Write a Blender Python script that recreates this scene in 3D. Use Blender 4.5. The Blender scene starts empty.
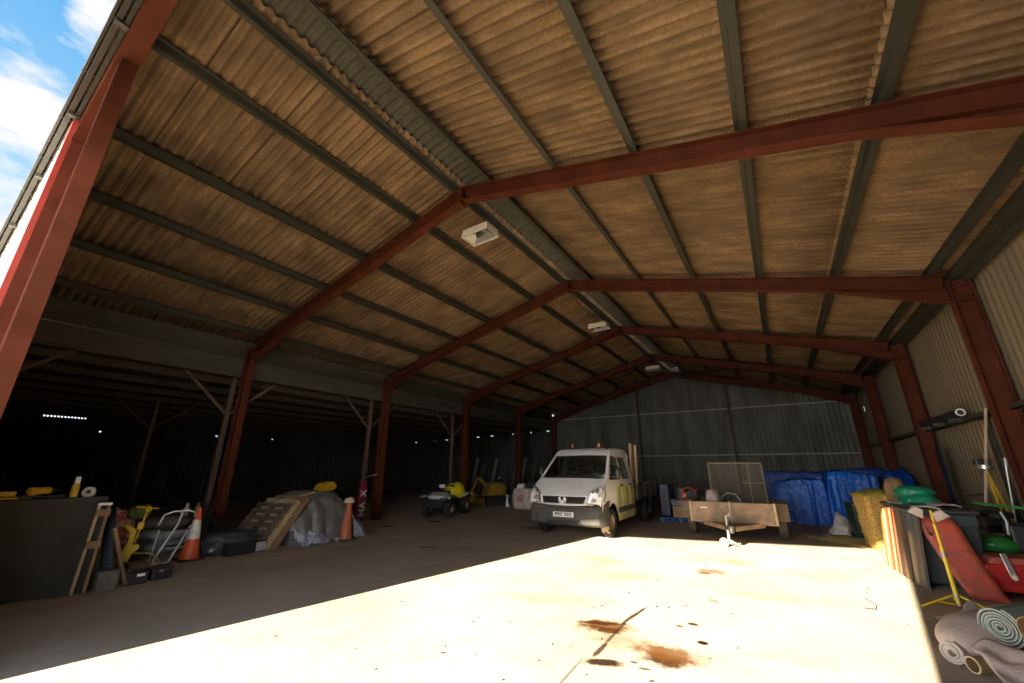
import bpy, bmesh, math, random
from mathutils import Vector, Matrix, noise
rnd = random.Random(7)
C = bpy.context.scene.collection
SC = bpy.context.scene
PI = math.pi
V = Vector

# ------------------------------------------------------------------ materials
def M(name, col, rough=.6, metal=0., var=.25, scale=6., stretch=(1, 1, 1), bump=0., col2=None, emit=None, spec=.5, detail=5., contrast=(.35, .65), bscale=None):
    m = bpy.data.materials.new(name); m.use_nodes = True
    nt = m.node_tree; n = nt.nodes; l = nt.links
    b = n['Principled BSDF']
    b.inputs['Roughness'].default_value = rough
    b.inputs['Metallic'].default_value = metal
    b.inputs['Specular IOR Level'].default_value = spec
    tc = n.new('ShaderNodeTexCoord'); mp = n.new('ShaderNodeMapping')
    mp.inputs['Scale'].default_value = stretch
    l.new(tc.outputs['Object'], mp.inputs['Vector'])
    nz = n.new('ShaderNodeTexNoise'); nz.inputs['Scale'].default_value = scale; nz.inputs['Detail'].default_value = detail
    l.new(mp.outputs['Vector'], nz.inputs['Vector'])
    rp = n.new('ShaderNodeMapRange'); rp.inputs['From Min'].default_value = contrast[0]; rp.inputs['From Max'].default_value = contrast[1]
    l.new(nz.outputs['Fac'], rp.inputs['Value'])
    mx = n.new('ShaderNodeMix'); mx.data_type = 'RGBA'
    c2 = col2 if col2 else tuple(c * (1 - var) for c in col)
    mx.inputs['A'].default_value = (*col, 1); mx.inputs['B'].default_value = (*c2, 1)
    l.new(rp.outputs['Result'], mx.inputs['Factor'])
    l.new(mx.outputs['Result'], b.inputs['Base Color'])
    if bump:
        bp = n.new('ShaderNodeBump'); bp.inputs['Strength'].default_value = min(1, bump); bp.inputs['Distance'].default_value = .02 if bump < .9 else .06
        if bscale:
            nz2 = n.new('ShaderNodeTexNoise'); nz2.inputs['Scale'].default_value = bscale; nz2.inputs['Detail'].default_value = 6
            l.new(mp.outputs['Vector'], nz2.inputs['Vector']); l.new(nz2.outputs['Fac'], bp.inputs['Height'])
        else:
            l.new(nz.outputs['Fac'], bp.inputs['Height'])
        l.new(bp.outputs['Normal'], b.inputs['Normal'])
    if emit:
        b.inputs['Emission Color'].default_value = (*emit[0], 1); b.inputs['Emission Strength'].default_value = emit[1]
    return m

RED = M('red_oxide_paint', (.100, .026, .0115), .7, 0, .35, 2.5, (1, 1, 1), .1, spec=.12)
PURL = M('purlin_paint', (.042, .039, .025), .55, 0, .3, 3, (3, .4, 3))
RIDGE = M('ridge_cap', (.075, .068, .045), .8, 0, .35, 5, (2, 1, 2))
FASC = M('fascia_paint', (.062, .058, .043), .7, 0, .35, 3, (1, .5, 2))
WHITE = M('white_cladding', (.8, .8, .77), .6, 0, .06, 3)
DKMETAL = M('dark_metal', (.035, .034, .030), .5, .4, .3, 8)
BLACKP = M('black_plastic', (.018, .019, .02), .45, 0, .3, 8)
RUBBER = M('rubber', (.02, .019, .018), .8, 0, .4, 14, bump=.1)
GALV = M('galvanised', (.42, .42, .40), .4, .7, .25, 10)
CHROME = M('bright_tube', (.80, .82, .84), .3, .25, .1, 10)
TIMB = M('old_timber', (.27, .165, .085), .75, 0, .45, 5, (1, 1, .15), .2)
TIMBP = M('pale_timber', (.46, .34, .21), .7, 0, .35, 5, (1, 1, .15), .2)
TIMBD = M('weathered_timber', (.13, .10, .07), .8, 0, .4, 5, (1, 1, .2), .2)
YEL = M('yellow_paint', (.78, .56, .02), .4, 0, .12, 8)
YELD = M('dull_yellow', (.55, .34, .015), .5, 0, .3, 8)
ORANGE = M('cone_orange', (.70, .115, .03), .5, 0, .25, 7)
ORANGED = M('faded_orange', (.42, .12, .05), .6, 0, .3, 7)
REFL = M('cone_white', (.78, .78, .76), .4, 0, .3, 12)
BLUET = M('blue_tarp', (.002, .12, .58), .27, 0, .3, 3, bump=1.0, bscale=8, spec=.5)
BLUETD = M('dark_blue_tarp', (.003, .06, .36), .28, 0, .3, 3, bump=1.0, bscale=8, spec=.5)
GREYT = M('grey_tarp', (.17, .165, .155), .42, 0, .4, 3, bump=.5, bscale=7)
SILV = M('silver_tarp', (.42, .46, .58), .33, .1, .3, 6, bump=.5, bscale=9)
DARKT = M('dark_cloth', (.042, .041, .033), .85, 0, .35, 3, bump=.3, bscale=30)
BLUECL = M('bluish_cloth', (.05, .07, .09), .85, 0, .35, 5, bump=.3, bscale=20)
REDP = M('red_panel', (.52, .085, .05), .5, 0, .35, 7, contrast=(.45, .7), col2=(.26, .075, .05), bump=.1)
REDM = M('red_machine', (.55, .03, .025), .4, 0, .35, 6)
GREENP = M('green_plastic', (.01, .26, .13), .35, 0, .3, 6, bump=.4, bscale=9)
GREENM = M('green_machine', (.03, .22, .04), .4, 0, .3, 6)
GREENH = M('green_hose', (.06, .30, .07), .5, 0, .2, 6)
BINM = M('dark_bin', (.035, .042, .048), .5, 0, .25, 6)
STRAW = M('straw', (.78, .52, .15), .8, 0, .5, 26, (1, 1, 2.2), .9, col2=(.36, .20, .05))
NETY = M('bale_wrap', (.42, .36, .05), .6, 0, .4, 12, bump=.3)
STRAWF = M('straw_strand', (.66, .47, .18), .8, 0, .35, 30)
CARDB = M('cardboard', (.40, .24, .12), .8, 0, .2, 6)
CREAM = M('cream_board', (.50, .35, .10), .6, 0, .15, 5)
ORB = M('orange_board', (.40, .09, .03), .55, 0, .25, 5)
BRNB = M('brown_board', (.15, .075, .035), .6, 0, .35, 5, (1, 1, .2))
TANB = M('tan_board', (.29, .21, .125), .65, 0, .35, 5, (1, 1, .3))
REDTRIM = M('red_trim', (.55, .06, .04), .5, 0, .2, 5)
PAPER = M('off_white_sheet', (.70, .64, .58), .7, 0, .2, 5, bump=.4, bscale=8)
SACKW = M('woven_white_sack', (.62, .50, .44), .8, 0, .3, 6, bump=.4, bscale=16)
PINKS = M('pinkish_sheet', (.66, .52, .52), .7, 0, .25, 6)
CARPF = M('carpet_back', (.60, .48, .42), .9, 0, .22, 6, bump=.3, bscale=40)
CARPG = M('carpet_green', (.23, .29, .27), .95, 0, .3, 40, bump=.4)
CARPL = M('carpet_pale_edge', (.52, .54, .48), .9, 0, .2, 40)
TUBEB = M('cardboard_tube', (.33, .20, .09), .7, 0, .2, 8)
CLEARP = M('crumpled_polythene', (.38, .34, .31), .35, 0, .35, 6, bump=.6, bscale=8)
LIGHTC = M('light_housing', (.78, .70, .58), .5, 0, .12, 6)
ALU = M('aluminium', (.6, .6, .58), .35, .8, .15, 6)
MUD = M('trailer_steel', (.34, .225, .145), .65, .15, .3, 5, bump=.15, col2=(.20, .135, .09))
MESHM = M('mesh_wire', (.16, .12, .08), .6, .3, .2, 10)
FRAMEP = M('ramp_frame', (.42, .34, .22), .6, .2, .25, 8)
MAROON = M('maroon_board', (.20, .012, .035), .5, 0, .2, 5)
LETTER = M('white_letter', (.75, .74, .74), .5, 0, .05, 5)
BLUEPL = M('blue_pallet', (.02, .12, .30), .6, 0, .3, 6)
NAVY = M('navy_wrap', (.015, .03, .07), .35, 0, .3, 6, bump=.4, bscale=8)
SEAT = M('seat_cloth', (.12, .13, .13), .8, 0, .2, 9)
BUMP = M('bumper_plastic', (.045, .047, .05), .6, 0, .25, 6, col2=(.075, .068, .06))
HIVIS = M('hi_vis_yellow', (.47, .48, .04), .45, 0, .15, 6)
AMBER = M('amber_lens', (.50, .20, .10), .25, 0, .1, 6)
PINKR = M('red_print_bag', (.50, .10, .09), .7, 0, .5, 9, col2=(.6, .5, .42), contrast=(.45, .55))
WBAG = M('blue_white_sack', (.38, .44, .50), .5, 0, .3, 6, bump=.4, bscale=9)
MOSS = M('leaf_bag', (.16, .22, .06), .7, 0, .5, 12)

def glass(name, tint, rough=.03, fac=.18):
    m = bpy.data.materials.new(name); m.use_nodes = True
    nt = m.node_tree; n = nt.nodes; l = nt.links
    for x in list(n):
        if x.type == 'BSDF_PRINCIPLED': n.remove(x)
    out = n['Material Output']
    t = n.new('ShaderNodeBsdfTransparent'); t.inputs['Color'].default_value = (*tint, 1)
    g = n.new('ShaderNodeBsdfGlossy'); g.inputs['Roughness'].default_value = rough
    fr = n.new('ShaderNodeFresnel'); fr.inputs['IOR'].default_value = 1.5
    mx = n.new('ShaderNodeMixShader')
    l.new(fr.outputs[0], mx.inputs[0]); l.new(t.outputs[0], mx.inputs[1]); l.new(g.outputs[0], mx.inputs[2])
    l.new(mx.outputs[0], out.inputs['Surface'])
    return m
GLASS = glass('tinted_glass', (.66, .74, .70))
LENS = M('lamp_lens', (.62, .62, .60), .12, 0, .55, 14, spec=.8, contrast=(.4, .6), col2=(.12, .12, .12))

# van paint: white with dried mud sprayed on the lower panels
def van_paint():
    m = M('van_white', (.76, .76, .75), .45, 0, .08, 4)
    nt = m.node_tree; n = nt.nodes; l = nt.links; b = n['Principled BSDF']
    src = b.inputs['Base Color'].links[0].from_socket
    tc = n.new('ShaderNodeTexCoord'); sp = n.new('ShaderNodeSeparateXYZ'); l.new(tc.outputs['Object'], sp.inputs[0])
    nz = n.new('ShaderNodeTexNoise'); nz.inputs['Scale'].default_value = 7; nz.inputs['Detail'].default_value = 8
    l.new(tc.outputs['Object'], nz.inputs['Vector'])
    mr = n.new('ShaderNodeMapRange'); mr.inputs['From Min'].default_value = 1.15; mr.inputs['From Max'].default_value = .25
    l.new(sp.outputs['Z'], mr.inputs['Value'])
    ad = n.new('ShaderNodeMath'); ad.operation = 'MULTIPLY'; l.new(mr.outputs[0], ad.inputs[0]); l.new(nz.outputs['Fac'], ad.inputs[1])
    mr2 = n.new('ShaderNodeMapRange'); mr2.inputs['From Min'].default_value = .15; mr2.inputs['From Max'].default_value = .5; mr2.inputs['To Max'].default_value = .75
    l.new(ad.outputs[0], mr2.inputs['Value'])
    mx = n.new('ShaderNodeMix'); mx.data_type = 'RGBA'; mx.inputs['B'].default_value = (.40, .26, .17, 1)
    l.new(mr2.outputs[0], mx.inputs['Factor']); l.new(src, mx.inputs['A']); l.new(mx.outputs['Result'], b.inputs['Base Color'])
    return m
VAN = van_paint()

# fibre-cement roof sheets: brown, streaked down the slope, thin dark side laps about every metre
def roof_mat():
    m = M('fibre_cement_sheet', (.295, .185, .090), .9, 0, .3, 1.4, (1, 1.6, 1), 0, col2=(.145, .090, .044), detail=9, contrast=(.36, .66))
    nt = m.node_tree; n = nt.nodes; l = nt.links; b = n['Principled BSDF']
    src = b.inputs['Base Color'].links[0].from_socket
    tc = n.new('ShaderNodeTexCoord')
    mp = n.new('ShaderNodeMapping'); mp.inputs['Scale'].default_value = (.9, 9, 1); l.new(tc.outputs['Object'], mp.inputs['Vector'])
    nz = n.new('ShaderNodeTexNoise'); nz.inputs['Scale'].default_value = 1.6; nz.inputs['Detail'].default_value = 8
    l.new(mp.outputs[0], nz.inputs['Vector'])
    r = n.new('ShaderNodeMapRange'); r.inputs['From Min'].default_value = .46; r.inputs['From Max'].default_value = .72; r.inputs['To Max'].default_value = .75
    l.new(nz.outputs['Fac'], r.inputs['Value'])
    mx = n.new('ShaderNodeMix'); mx.data_type = 'RGBA'; mx.inputs['B'].default_value = (.095, .058, .028, 1)
    l.new(r.outputs[0], mx.inputs['Factor']); l.new(src, mx.inputs['A'])
    # fine grit
    n3 = n.new('ShaderNodeTexNoise'); n3.inputs['Scale'].default_value = 28; n3.inputs['Detail'].default_value = 6; l.new(tc.outputs['Object'], n3.inputs['Vector'])
    r3 = n.new('ShaderNodeMapRange'); r3.inputs['From Min'].default_value = .35; r3.inputs['From Max'].default_value = .65; r3.inputs['To Max'].default_value = .5
    l.new(n3.outputs['Fac'], r3.inputs['Value'])
    mx3 = n.new('ShaderNodeMix'); mx3.data_type = 'RGBA'; mx3.inputs['B'].default_value = (.11, .068, .034, 1)
    l.new(r3.outputs[0], mx3.inputs['Factor']); l.new(mx.outputs['Result'], mx3.inputs['A'])
    l.new(mx3.outputs['Result'], b.inputs['Base Color'])
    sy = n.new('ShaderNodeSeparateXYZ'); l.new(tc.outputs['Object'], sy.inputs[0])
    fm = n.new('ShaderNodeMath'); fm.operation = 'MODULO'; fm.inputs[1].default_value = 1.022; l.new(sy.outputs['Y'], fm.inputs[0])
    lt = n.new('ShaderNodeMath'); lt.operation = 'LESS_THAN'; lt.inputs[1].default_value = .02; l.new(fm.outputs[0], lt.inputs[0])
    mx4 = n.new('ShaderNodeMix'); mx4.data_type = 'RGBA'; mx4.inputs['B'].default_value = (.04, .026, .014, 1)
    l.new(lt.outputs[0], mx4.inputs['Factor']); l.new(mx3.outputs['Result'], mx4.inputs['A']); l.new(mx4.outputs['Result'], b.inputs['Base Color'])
    bp = n.new('ShaderNodeBump'); bp.inputs['Strength'].default_value = .5; bp.inputs['Distance'].default_value = .02
    l.new(n3.outputs['Fac'], bp.inputs['Height']); l.new(bp.outputs[0], b.inputs['Normal'])
    return m
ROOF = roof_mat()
SHEETR = M('wall_sheet_tan', (.165, .120, .066), .7, 0, .3, 2.2, (1, 1, .25), .1, col2=(.14, .105, .065))
SHEETB = M('wall_sheet_grey', (.155, .152, .120), .7, 0, .35, 2.2, (1, 1, .25), .1, col2=(.085, .083, .068))
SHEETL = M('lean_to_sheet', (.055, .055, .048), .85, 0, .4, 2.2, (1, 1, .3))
DKTIMB = M('dark_timber', (.075, .058, .042), .85, 0, .4, 4, (2, .3, 2))

# concrete floor with oil and mud stains at fixed places
def floor_mat():
    m = M('concrete_floor', (.56, .49, .395), .85, 0, .2, .9, (1, 1, 1), 0, col2=(.46, .39, .305), detail=10, spec=.1)
    nt = m.node_tree; n = nt.nodes; l = nt.links; b = n['Principled BSDF']
    cur = b.inputs['Base Color'].links[0].from_socket
    tc = n.new('ShaderNodeTexCoord')
    # old dirt trodden in over the whole slab
    nzd = n.new('ShaderNodeTexNoise'); nzd.inputs['Scale'].default_value = .55; nzd.inputs['Detail'].default_value = 9; nzd.inputs['Roughness'].default_value = .65
    l.new(tc.outputs['Object'], nzd.inputs['Vector'])
    rd = n.new('ShaderNodeMapRange'); rd.inputs['From Min'].default_value = .45; rd.inputs['From Max'].default_value = .8; rd.inputs['To Max'].default_value = .5
    l.new(nzd.outputs['Fac'], rd.inputs['Value'])
    mxd = n.new('ShaderNodeMix'); mxd.data_type = 'RGBA'; mxd.inputs['B'].default_value = (.24, .175, .12, 1)
    l.new(rd.outputs[0], mxd.inputs['Factor']); l.new(cur, mxd.inputs['A']); cur = mxd.outputs['Result']
    # speckle
    sp = n.new('ShaderNodeTexNoise'); sp.inputs['Scale'].default_value = 9; sp.inputs['Detail'].default_value = 6
    l.new(tc.outputs['Object'], sp.inputs['Vector'])
    rs = n.new('ShaderNodeMapRange'); rs.inputs['From Min'].default_value = .62; rs.inputs['From Max'].default_value = .75; rs.inputs['To Max'].default_value = .55
    l.new(sp.outputs['Fac'], rs.inputs['Value'])
    mxs = n.new('ShaderNodeMix'); mxs.data_type = 'RGBA'; mxs.inputs['B'].default_value = (.25, .16, .08, 1)
    l.new(rs.outputs[0], mxs.inputs['Factor']); l.new(cur, mxs.inputs['A']); cur = mxs.outputs['Result']
    wn = n.new('ShaderNodeTexNoise'); wn.inputs['Scale'].default_value = 7; wn.inputs['Detail'].default_value = 8; wn.inputs['Roughness'].default_value = .7
    l.new(tc.outputs['Object'], wn.inputs['Vector'])
    # (x, y, radius x, radius y, turn, colour, strength, raggedness)
    RB, DB, OR = (.036, .013, .004), (.020, .008, .003), (.13, .048, .009)
    st = [(-1.90, 4.72, .34, .22, .3, OR, .95, .9), (-1.80, 4.62, .16, .10, .3, RB, .95, .8), (-1.60, 4.45, .38, .26, .0, OR, .45, 1.0),
          (-1.58, 3.90, .19, .085, .35, DB, .97, .6), (-1.14, 4.24, .24, .15, .1, DB, .97, .75), (-1.16, 4.38, .34, .22, 0, OR, .9, .9), (-1.98, 4.74, .20, .05, .25, RB, .9, .9), (-1.86, 4.82, .24, .05, .3, RB, .8, .9), (-1.98, 4.64, .16, .04, .3, RB, .8, .9),
          (-1.70, 5.25, .025, .42, -.10, RB, .95, .5), (-1.72, 4.70, .025, .60, .03, RB, .8, .7), (-1.70, 4.12, .03, .22, .0, RB, .9, .5),
          (-1.74, 3.4, .012, .6, .05, RB, .7, .4),
          (-1.09, 5.29, .065, .05, 0, RB, .95, .4), (-.92, 4.82, .06, .055, 0, DB, 1, .4), (-1.20, 5.15, .045, .035, 0, RB, .8, .4), (-1.27, 5.9, .05, .03, 0, OR, .8, .4),
          (-1.28, 7.95, .30, .22, .2, OR, .7, .9), (-1.35, 7.75, .12, .10, 0, RB, .6, .6), (-1.36, 4.05, .04, .03, 0, RB, .8, .4), (-1.25, 3.98, .06, .025, .3, RB, .8, .4),
          (-.97, 8.98, .4, .3, 0, OR, .4, 1), (-3.1, 7.76, .5, .3, 0, OR, .35, 1), (-2.9, 5.2, .9, .25, .4, OR, .28, 1), (-1.0, 6.3, .08, .05, 0, RB, .6, .5),
          (-.55, 6.9, .5, .25, .2, OR, .22, 1), (-2.3, 6.9, .5, .3, .2, OR, .25, 1), (-.2, 4.9, .4, .2, .2, OR, .2, 1),
          (-9.6, 10.2, .28, .14, .2, DB, .9, .3), (-9.9, 8.6, .22, .12, .2, DB, .8, .3), (-6.2, 10.7, .35, .16, .6, DB, .8, .5), (-6.6, 6.9, .3, .12, .2, DB, .4, .5)]
    for x, y, rx, ry, a, col, s, rag in st:
        mp = n.new('ShaderNodeMapping'); mp.vector_type = 'TEXTURE'
        mp.inputs['Location'].default_value = (x, y, 0); mp.inputs['Rotation'].default_value = (0, 0, a); mp.inputs['Scale'].default_value = (rx, ry, 1)
        l.new(tc.outputs['Object'], mp.inputs['Vector'])
        ln = n.new('ShaderNodeVectorMath'); ln.operation = 'LENGTH'; l.new(mp.outputs[0], ln.inputs[0])
        ad = n.new('ShaderNodeMath'); ad.operation = 'MULTIPLY_ADD'; ad.inputs[1].default_value = rag * 2.2
        l.new(wn.outputs['Fac'], ad.inputs[0]); l.new(ln.outputs['Value'], ad.inputs[2])
        r = n.new('ShaderNodeMapRange'); r.inputs['From Min'].default_value = 1.0 + rag * 1.1 + .12; r.inputs['From Max'].default_value = 1.0 + rag * 1.1 - .12 - rag * .45
        r.inputs['To Max'].default_value = s
        l.new(ad.outputs[0], r.inputs['Value'])
        mx = n.new('ShaderNodeMix'); mx.data_type = 'RGBA'; mx.inputs['B'].default_value = (*col, 1)
        l.new(r.outputs[0], mx.inputs['Factor']); l.new(cur, mx.inputs['A']); cur = mx.outputs['Result']
    l.new(cur, b.inputs['Base Color'])
    bp = n.new('ShaderNodeBump'); bp.inputs['Strength'].default_value = .25; bp.inputs['Distance'].default_value = .02
    l.new(sp.outputs['Fac'], bp.inputs['Height']); l.new(bp.outputs[0], b.inputs['Normal'])
    return m
FLOOR = floor_mat()

# ------------------------------------------------------------------ mesh helpers
def frame_of(d, up=V((0, 0, 1))):
    d = d.normalized()
    if abs(d.dot(up)) > .98: up = V((0, 1, 0))
    s = d.cross(up).normalized(); u = s.cross(d).normalized()
    return s, u

class MB:
    def __init__(s): s.v = []; s.f = []
    def add(s, vs, fs):
        o = len(s.v); s.v += [tuple(x) for x in vs]; s.f += [tuple(i + o for i in f) for f in fs]; return s
    def obox(s, c, a, b, d):
        c, a, b, d = V(c), V(a), V(b), V(d)
        vs = [c + i * a + j * b + k * d for k in (-1, 1) for j in (-1, 1) for i in (-1, 1)]
        return s.add(vs, [(0, 2, 3, 1), (4, 5, 7, 6), (0, 1, 5, 4), (2, 6, 7, 3), (0, 4, 6, 2), (1, 3, 7, 5)])
    def box(s, x0, x1, y0, y1, z0, z1):
        return s.obox(((x0 + x1) / 2, (y0 + y1) / 2, (z0 + z1) / 2), ((x1 - x0) / 2, 0, 0), (0, (y1 - y0) / 2, 0), (0, 0, (z1 - z0) / 2))
    def bar(s, p, q, w, h, up=(0, 0, 1)):
        p, q = V(p), V(q); d = q - p; a, u = frame_of(d, V(up))
        return s.obox((p + q) / 2, a * (w / 2), u * (h / 2), d / 2)
    def cyl(s, p, q, r, r2=None, n=14, caps=True):
        p, q = V(p), V(q); r2 = r if r2 is None else r2; a, u = frame_of(q - p)
        vs = [p + (a * math.cos(t) + u * math.sin(t)) * r for t in (2 * PI * i / n for i in range(n))] + \
             [q + (a * math.cos(t) + u * math.sin(t)) * r2 for t in (2 * PI * i / n for i in range(n))]
        fs = [(i, (i + 1) % n, n + (i + 1) % n, n + i) for i in range(n)]
        if caps: fs += [tuple(range(n))[::-1], tuple(range(n, 2 * n))]
        return s.add(vs, fs)
    def tube(s, pts, r, n=8, closed=False):
        pts = [V(p) for p in pts]; m = len(pts); vs = []; fs = []
        up = None
        for i, p in enumerate(pts):
            d = (pts[min(i + 1, m - 1)] - pts[max(i - 1, 0)])
            if closed: d = pts[(i + 1) % m] - pts[i - 1]
            d.normalize()
            if up is None: a, up = frame_of(d)
            a = d.cross(up).normalized(); up = a.cross(d).normalized()
            rr = r[i] if isinstance(r, (list, tuple)) else r
            vs += [p + (a * math.cos(2 * PI * k / n) + up * math.sin(2 * PI * k / n)) * rr for k in range(n)]
        for i in range(m if closed else m - 1):
            j = (i + 1) % m
            fs += [(i * n + k, i * n + (k + 1) % n, j * n + (k + 1) % n, j * n + k) for k in range(n)]
        if not closed: fs += [tuple(range(n))[::-1], tuple(range((m - 1) * n, m * n))]
        return s.add(vs, fs)
    def lathe(s, prof, c=(0, 0, 0), ax=(0, 0, 1), n=20):
        c = V(c); ax = V(ax).normalized(); a, u = frame_of(ax)
        vs = []; m = len(prof)
        for r, z in prof: vs += [c + ax * z + (a * math.cos(2 * PI * k / n) + u * math.sin(2 * PI * k / n)) * r for k in range(n)]
        fs = [(i * n + k, i * n + (k + 1) % n, (i + 1) * n + (k + 1) % n, (i + 1) * n + k) for i in range(m - 1) for k in range(n)]
        if tuple(prof[0]) == tuple(prof[-1]): return s.add(vs, fs)
        if prof[0][0] > 1e-5: fs.append(tuple(range(n))[::-1])
        if prof[-1][0] > 1e-5: fs.append(tuple(range((m - 1) * n, m * n)))
        return s.add(vs, fs)
    def prism(s, poly, a, b, axis='x'):
        f = {'x': lambda p, t: (t, p[0], p[1]), 'y': lambda p, t: (p[0], t, p[1]), 'z': lambda p, t: (p[0], p[1], t)}[axis]
        n = len(poly); vs = [f(p, a) for p in poly] + [f(p, b) for p in poly]
        return s.add(vs, [tuple(range(n))[::-1], tuple(range(n, 2 * n))] + [(i, (i + 1) % n, n + (i + 1) % n, n + i) for i in range(n)])
    def grid(s, fn, nu, nv, skip=None):
        vs = [fn(i / nu, j / nv) for j in range(nv + 1) for i in range(nu + 1)]
        w = nu + 1
        return s.add(vs, [(j * w + i, j * w + i + 1, (j + 1) * w + i + 1, (j + 1) * w + i) for j in range(nv) for i in range(nu) if not (skip and skip(i, j))])
    def ball(s, c, rx, ry, rz, nu=14, nv=8, bend=None):
        c = V(c); vs = []
        for j in range(nv + 1):
            t = PI * j / nv
            for i in range(nu):
                p = 2 * PI * i / nu
                q = V((rx * math.sin(t) * math.cos(p), ry * math.sin(t) * math.sin(p), rz * math.cos(t)))
                if bend: q = bend(q)
                vs.append(c + q)
        return s.add(vs, [(j * nu + i, (j + 1) * nu + i, (j + 1) * nu + (i + 1) % nu, j * nu + (i + 1) % nu) for j in range(nv) for i in range(nu)])
    def build(s, name, mat, parent=None, smooth=False, bevel=0, solid=0, angle=40, mats=None):
        me = bpy.data.meshes.new(name); me.from_pydata(s.v, [], s.f)
        bm = bmesh.new(); bm.from_mesh(me)
        bmesh.ops.remove_doubles(bm, verts=bm.verts, dist=1e-5)
        bmesh.ops.recalc_face_normals(bm, faces=bm.faces)
        if smooth:
            for f in bm.faces: f.smooth = True
            for e in bm.edges:
                if len(e.link_faces) == 2 and e.calc_face_angle(0) > math.radians(angle): e.smooth = False
        bm.to_mesh(me); bm.free()
        me.materials.append(mat)
        o = bpy.data.objects.new(name, me); C.objects.link(o)
        if parent: o.parent = parent
        if bevel:
            md = o.modifiers.new('bevel', 'BEVEL'); md.width = bevel; md.segments = 2; md.limit_method = 'ANGLE'
        if solid:
            md = o.modifiers.new('solid', 'SOLIDIFY'); md.thickness = solid; md.offset = 0
        return o

def tag(o, label, cat, group=None, kind=None):
    o['label'] = label; o['category'] = cat
    if group: o['group'] = group
    if kind: o['kind'] = kind
    return o
def thing(name, label, cat, loc=(0, 0, 0), rz=0, group=None):
    o = bpy.data.objects.new(name, None); o.empty_display_size = .1; C.objects.link(o)
    o.location = loc; o.rotation_euler = (0, 0, rz)
    return tag(o, label, cat, group)
def struct(o):
    o['kind'] = 'structure'; return o
def copy_tree(o, parent=None):
    c = o.copy(); C.objects.link(c)
    if parent: c.parent = parent
    for ch in [x for x in bpy.data.objects if x.parent == o]: copy_tree(ch, c)
    return c
def nz(x, y=0., z=0.): return noise.noise(V((x, y, z)))
def text_mesh(s, size, depth=.002):
    cu = bpy.data.curves.new('t', 'FONT'); cu.body = s; cu.size = size; cu.extrude = depth; cu.align_x = 'CENTER'; cu.align_y = 'CENTER'; cu.resolution_u = 3; cu.offset = size * .03
    ob = bpy.data.objects.new('t', cu); C.objects.link(ob)
    dg = bpy.context.evaluated_depsgraph_get(); me = bpy.data.meshes.new_from_object(ob.evaluated_get(dg))
    bpy.data.objects.remove(ob)
    return me
def text_obj(name, s, size, mat, parent, mtx, depth=.002):
    me = text_mesh(s, size, depth); me.materials.clear(); me.materials.append(mat)
    me.transform(mtx); o = bpy.data.objects.new(name, me); C.objects.link(o); o.parent = parent
    return o

# ------------------------------------------------------------------ building dimensions
XA, XL, XR = -4.256, -11.47, 2.963       # apex, left and right column faces
SL = .26
def zt(x): return 6.74 - SL * abs(x - XA)   # top of rafters = underside of purlins
YF = [4.834, 9.505, 14.031, 18.514, 22.72]
YB = 22.98

# ---- floor
struct(MB().grid(lambda u, v: (-32 + 48 * u, -26 + 50 * v, 0), 2, 2).build('floor', FLOOR))

# ---- roof sheets
def corr(t, pitch=.146, amp=.031): return amp * math.sin(2 * PI * t / pitch)
def roof_sheet(mb, xa, xb, y0, y1, dz, thick=.0):
    n = int((y1 - y0) / .146 * 8)
    m = max(2, int(abs(xb - xa) / .7))
    def fn(u, v):
        y = y0 + (y1 - y0) * u; x = xa + (xb - xa) * v
        lap = .006 * (int(y / 1.022) % 2)
        return (x, y, zt(x) + .19 + dz + lap + corr(y))
    mb.grid(fn, n, m)
rb = MB()
roof_sheet(rb, -4.30, -7.28, .17, 23.0, .0)
roof_sheet(rb, -7.16, -9.98, .17, 23.0, -.016)
roof_sheet(rb, -9.86, -12.0, .17, 23.0, -.032)
roof_sheet(rb, -3.70, -.98, .17, 23.0, .0)
roof_sheet(rb, -1.08, 1.60, .17, 23.0, -.016)
roof_sheet(rb, 1.42, 3.6, .17, 23.0, -.032)
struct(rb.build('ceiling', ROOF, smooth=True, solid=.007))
rc = MB()
def ridge(u, v):
    y = .17 + 22.8 * u; a = (v - .5) * 2
    x = -3.98 + a * .58
    return (x, y, zt(-4.256) + .30 - .16 * abs(a) ** 2.2 + corr(y) * .8)
rc.grid(ridge, int(22.8 / .146 * 8), 8)
struct(rc.build('ceiling_ridge', RIDGE, smooth=True, solid=.007))
# verge trim along the front edge of the roof, left and right slopes
k = 0
for sgn, xe in ((-1, -12.0), (1, 3.6)):
    k += 1
    vb = MB()
    z0 = zt(XA) ; z1 = zt(xe)
    vb.bar((XA, .155, z0 + .16), (xe, .155, z1 + .16), .025, .17)
    vb.bar((XA, .21, z0 + .06), (xe, .21, z1 + .06), .05, .05)
    vb.bar((XA, .275, z0 + .04), (xe, .275, z1 + .04), .04, .04)
    nb = 9
    for i in range(nb):
        x = XA + (xe - XA) * (i + .5) / nb
        vb.box(x - .03, x + .03, .14, .31, zt(x) + .085, zt(x) + .11)
    struct(vb.build('trim_%d' % k, DKMETAL))

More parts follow.
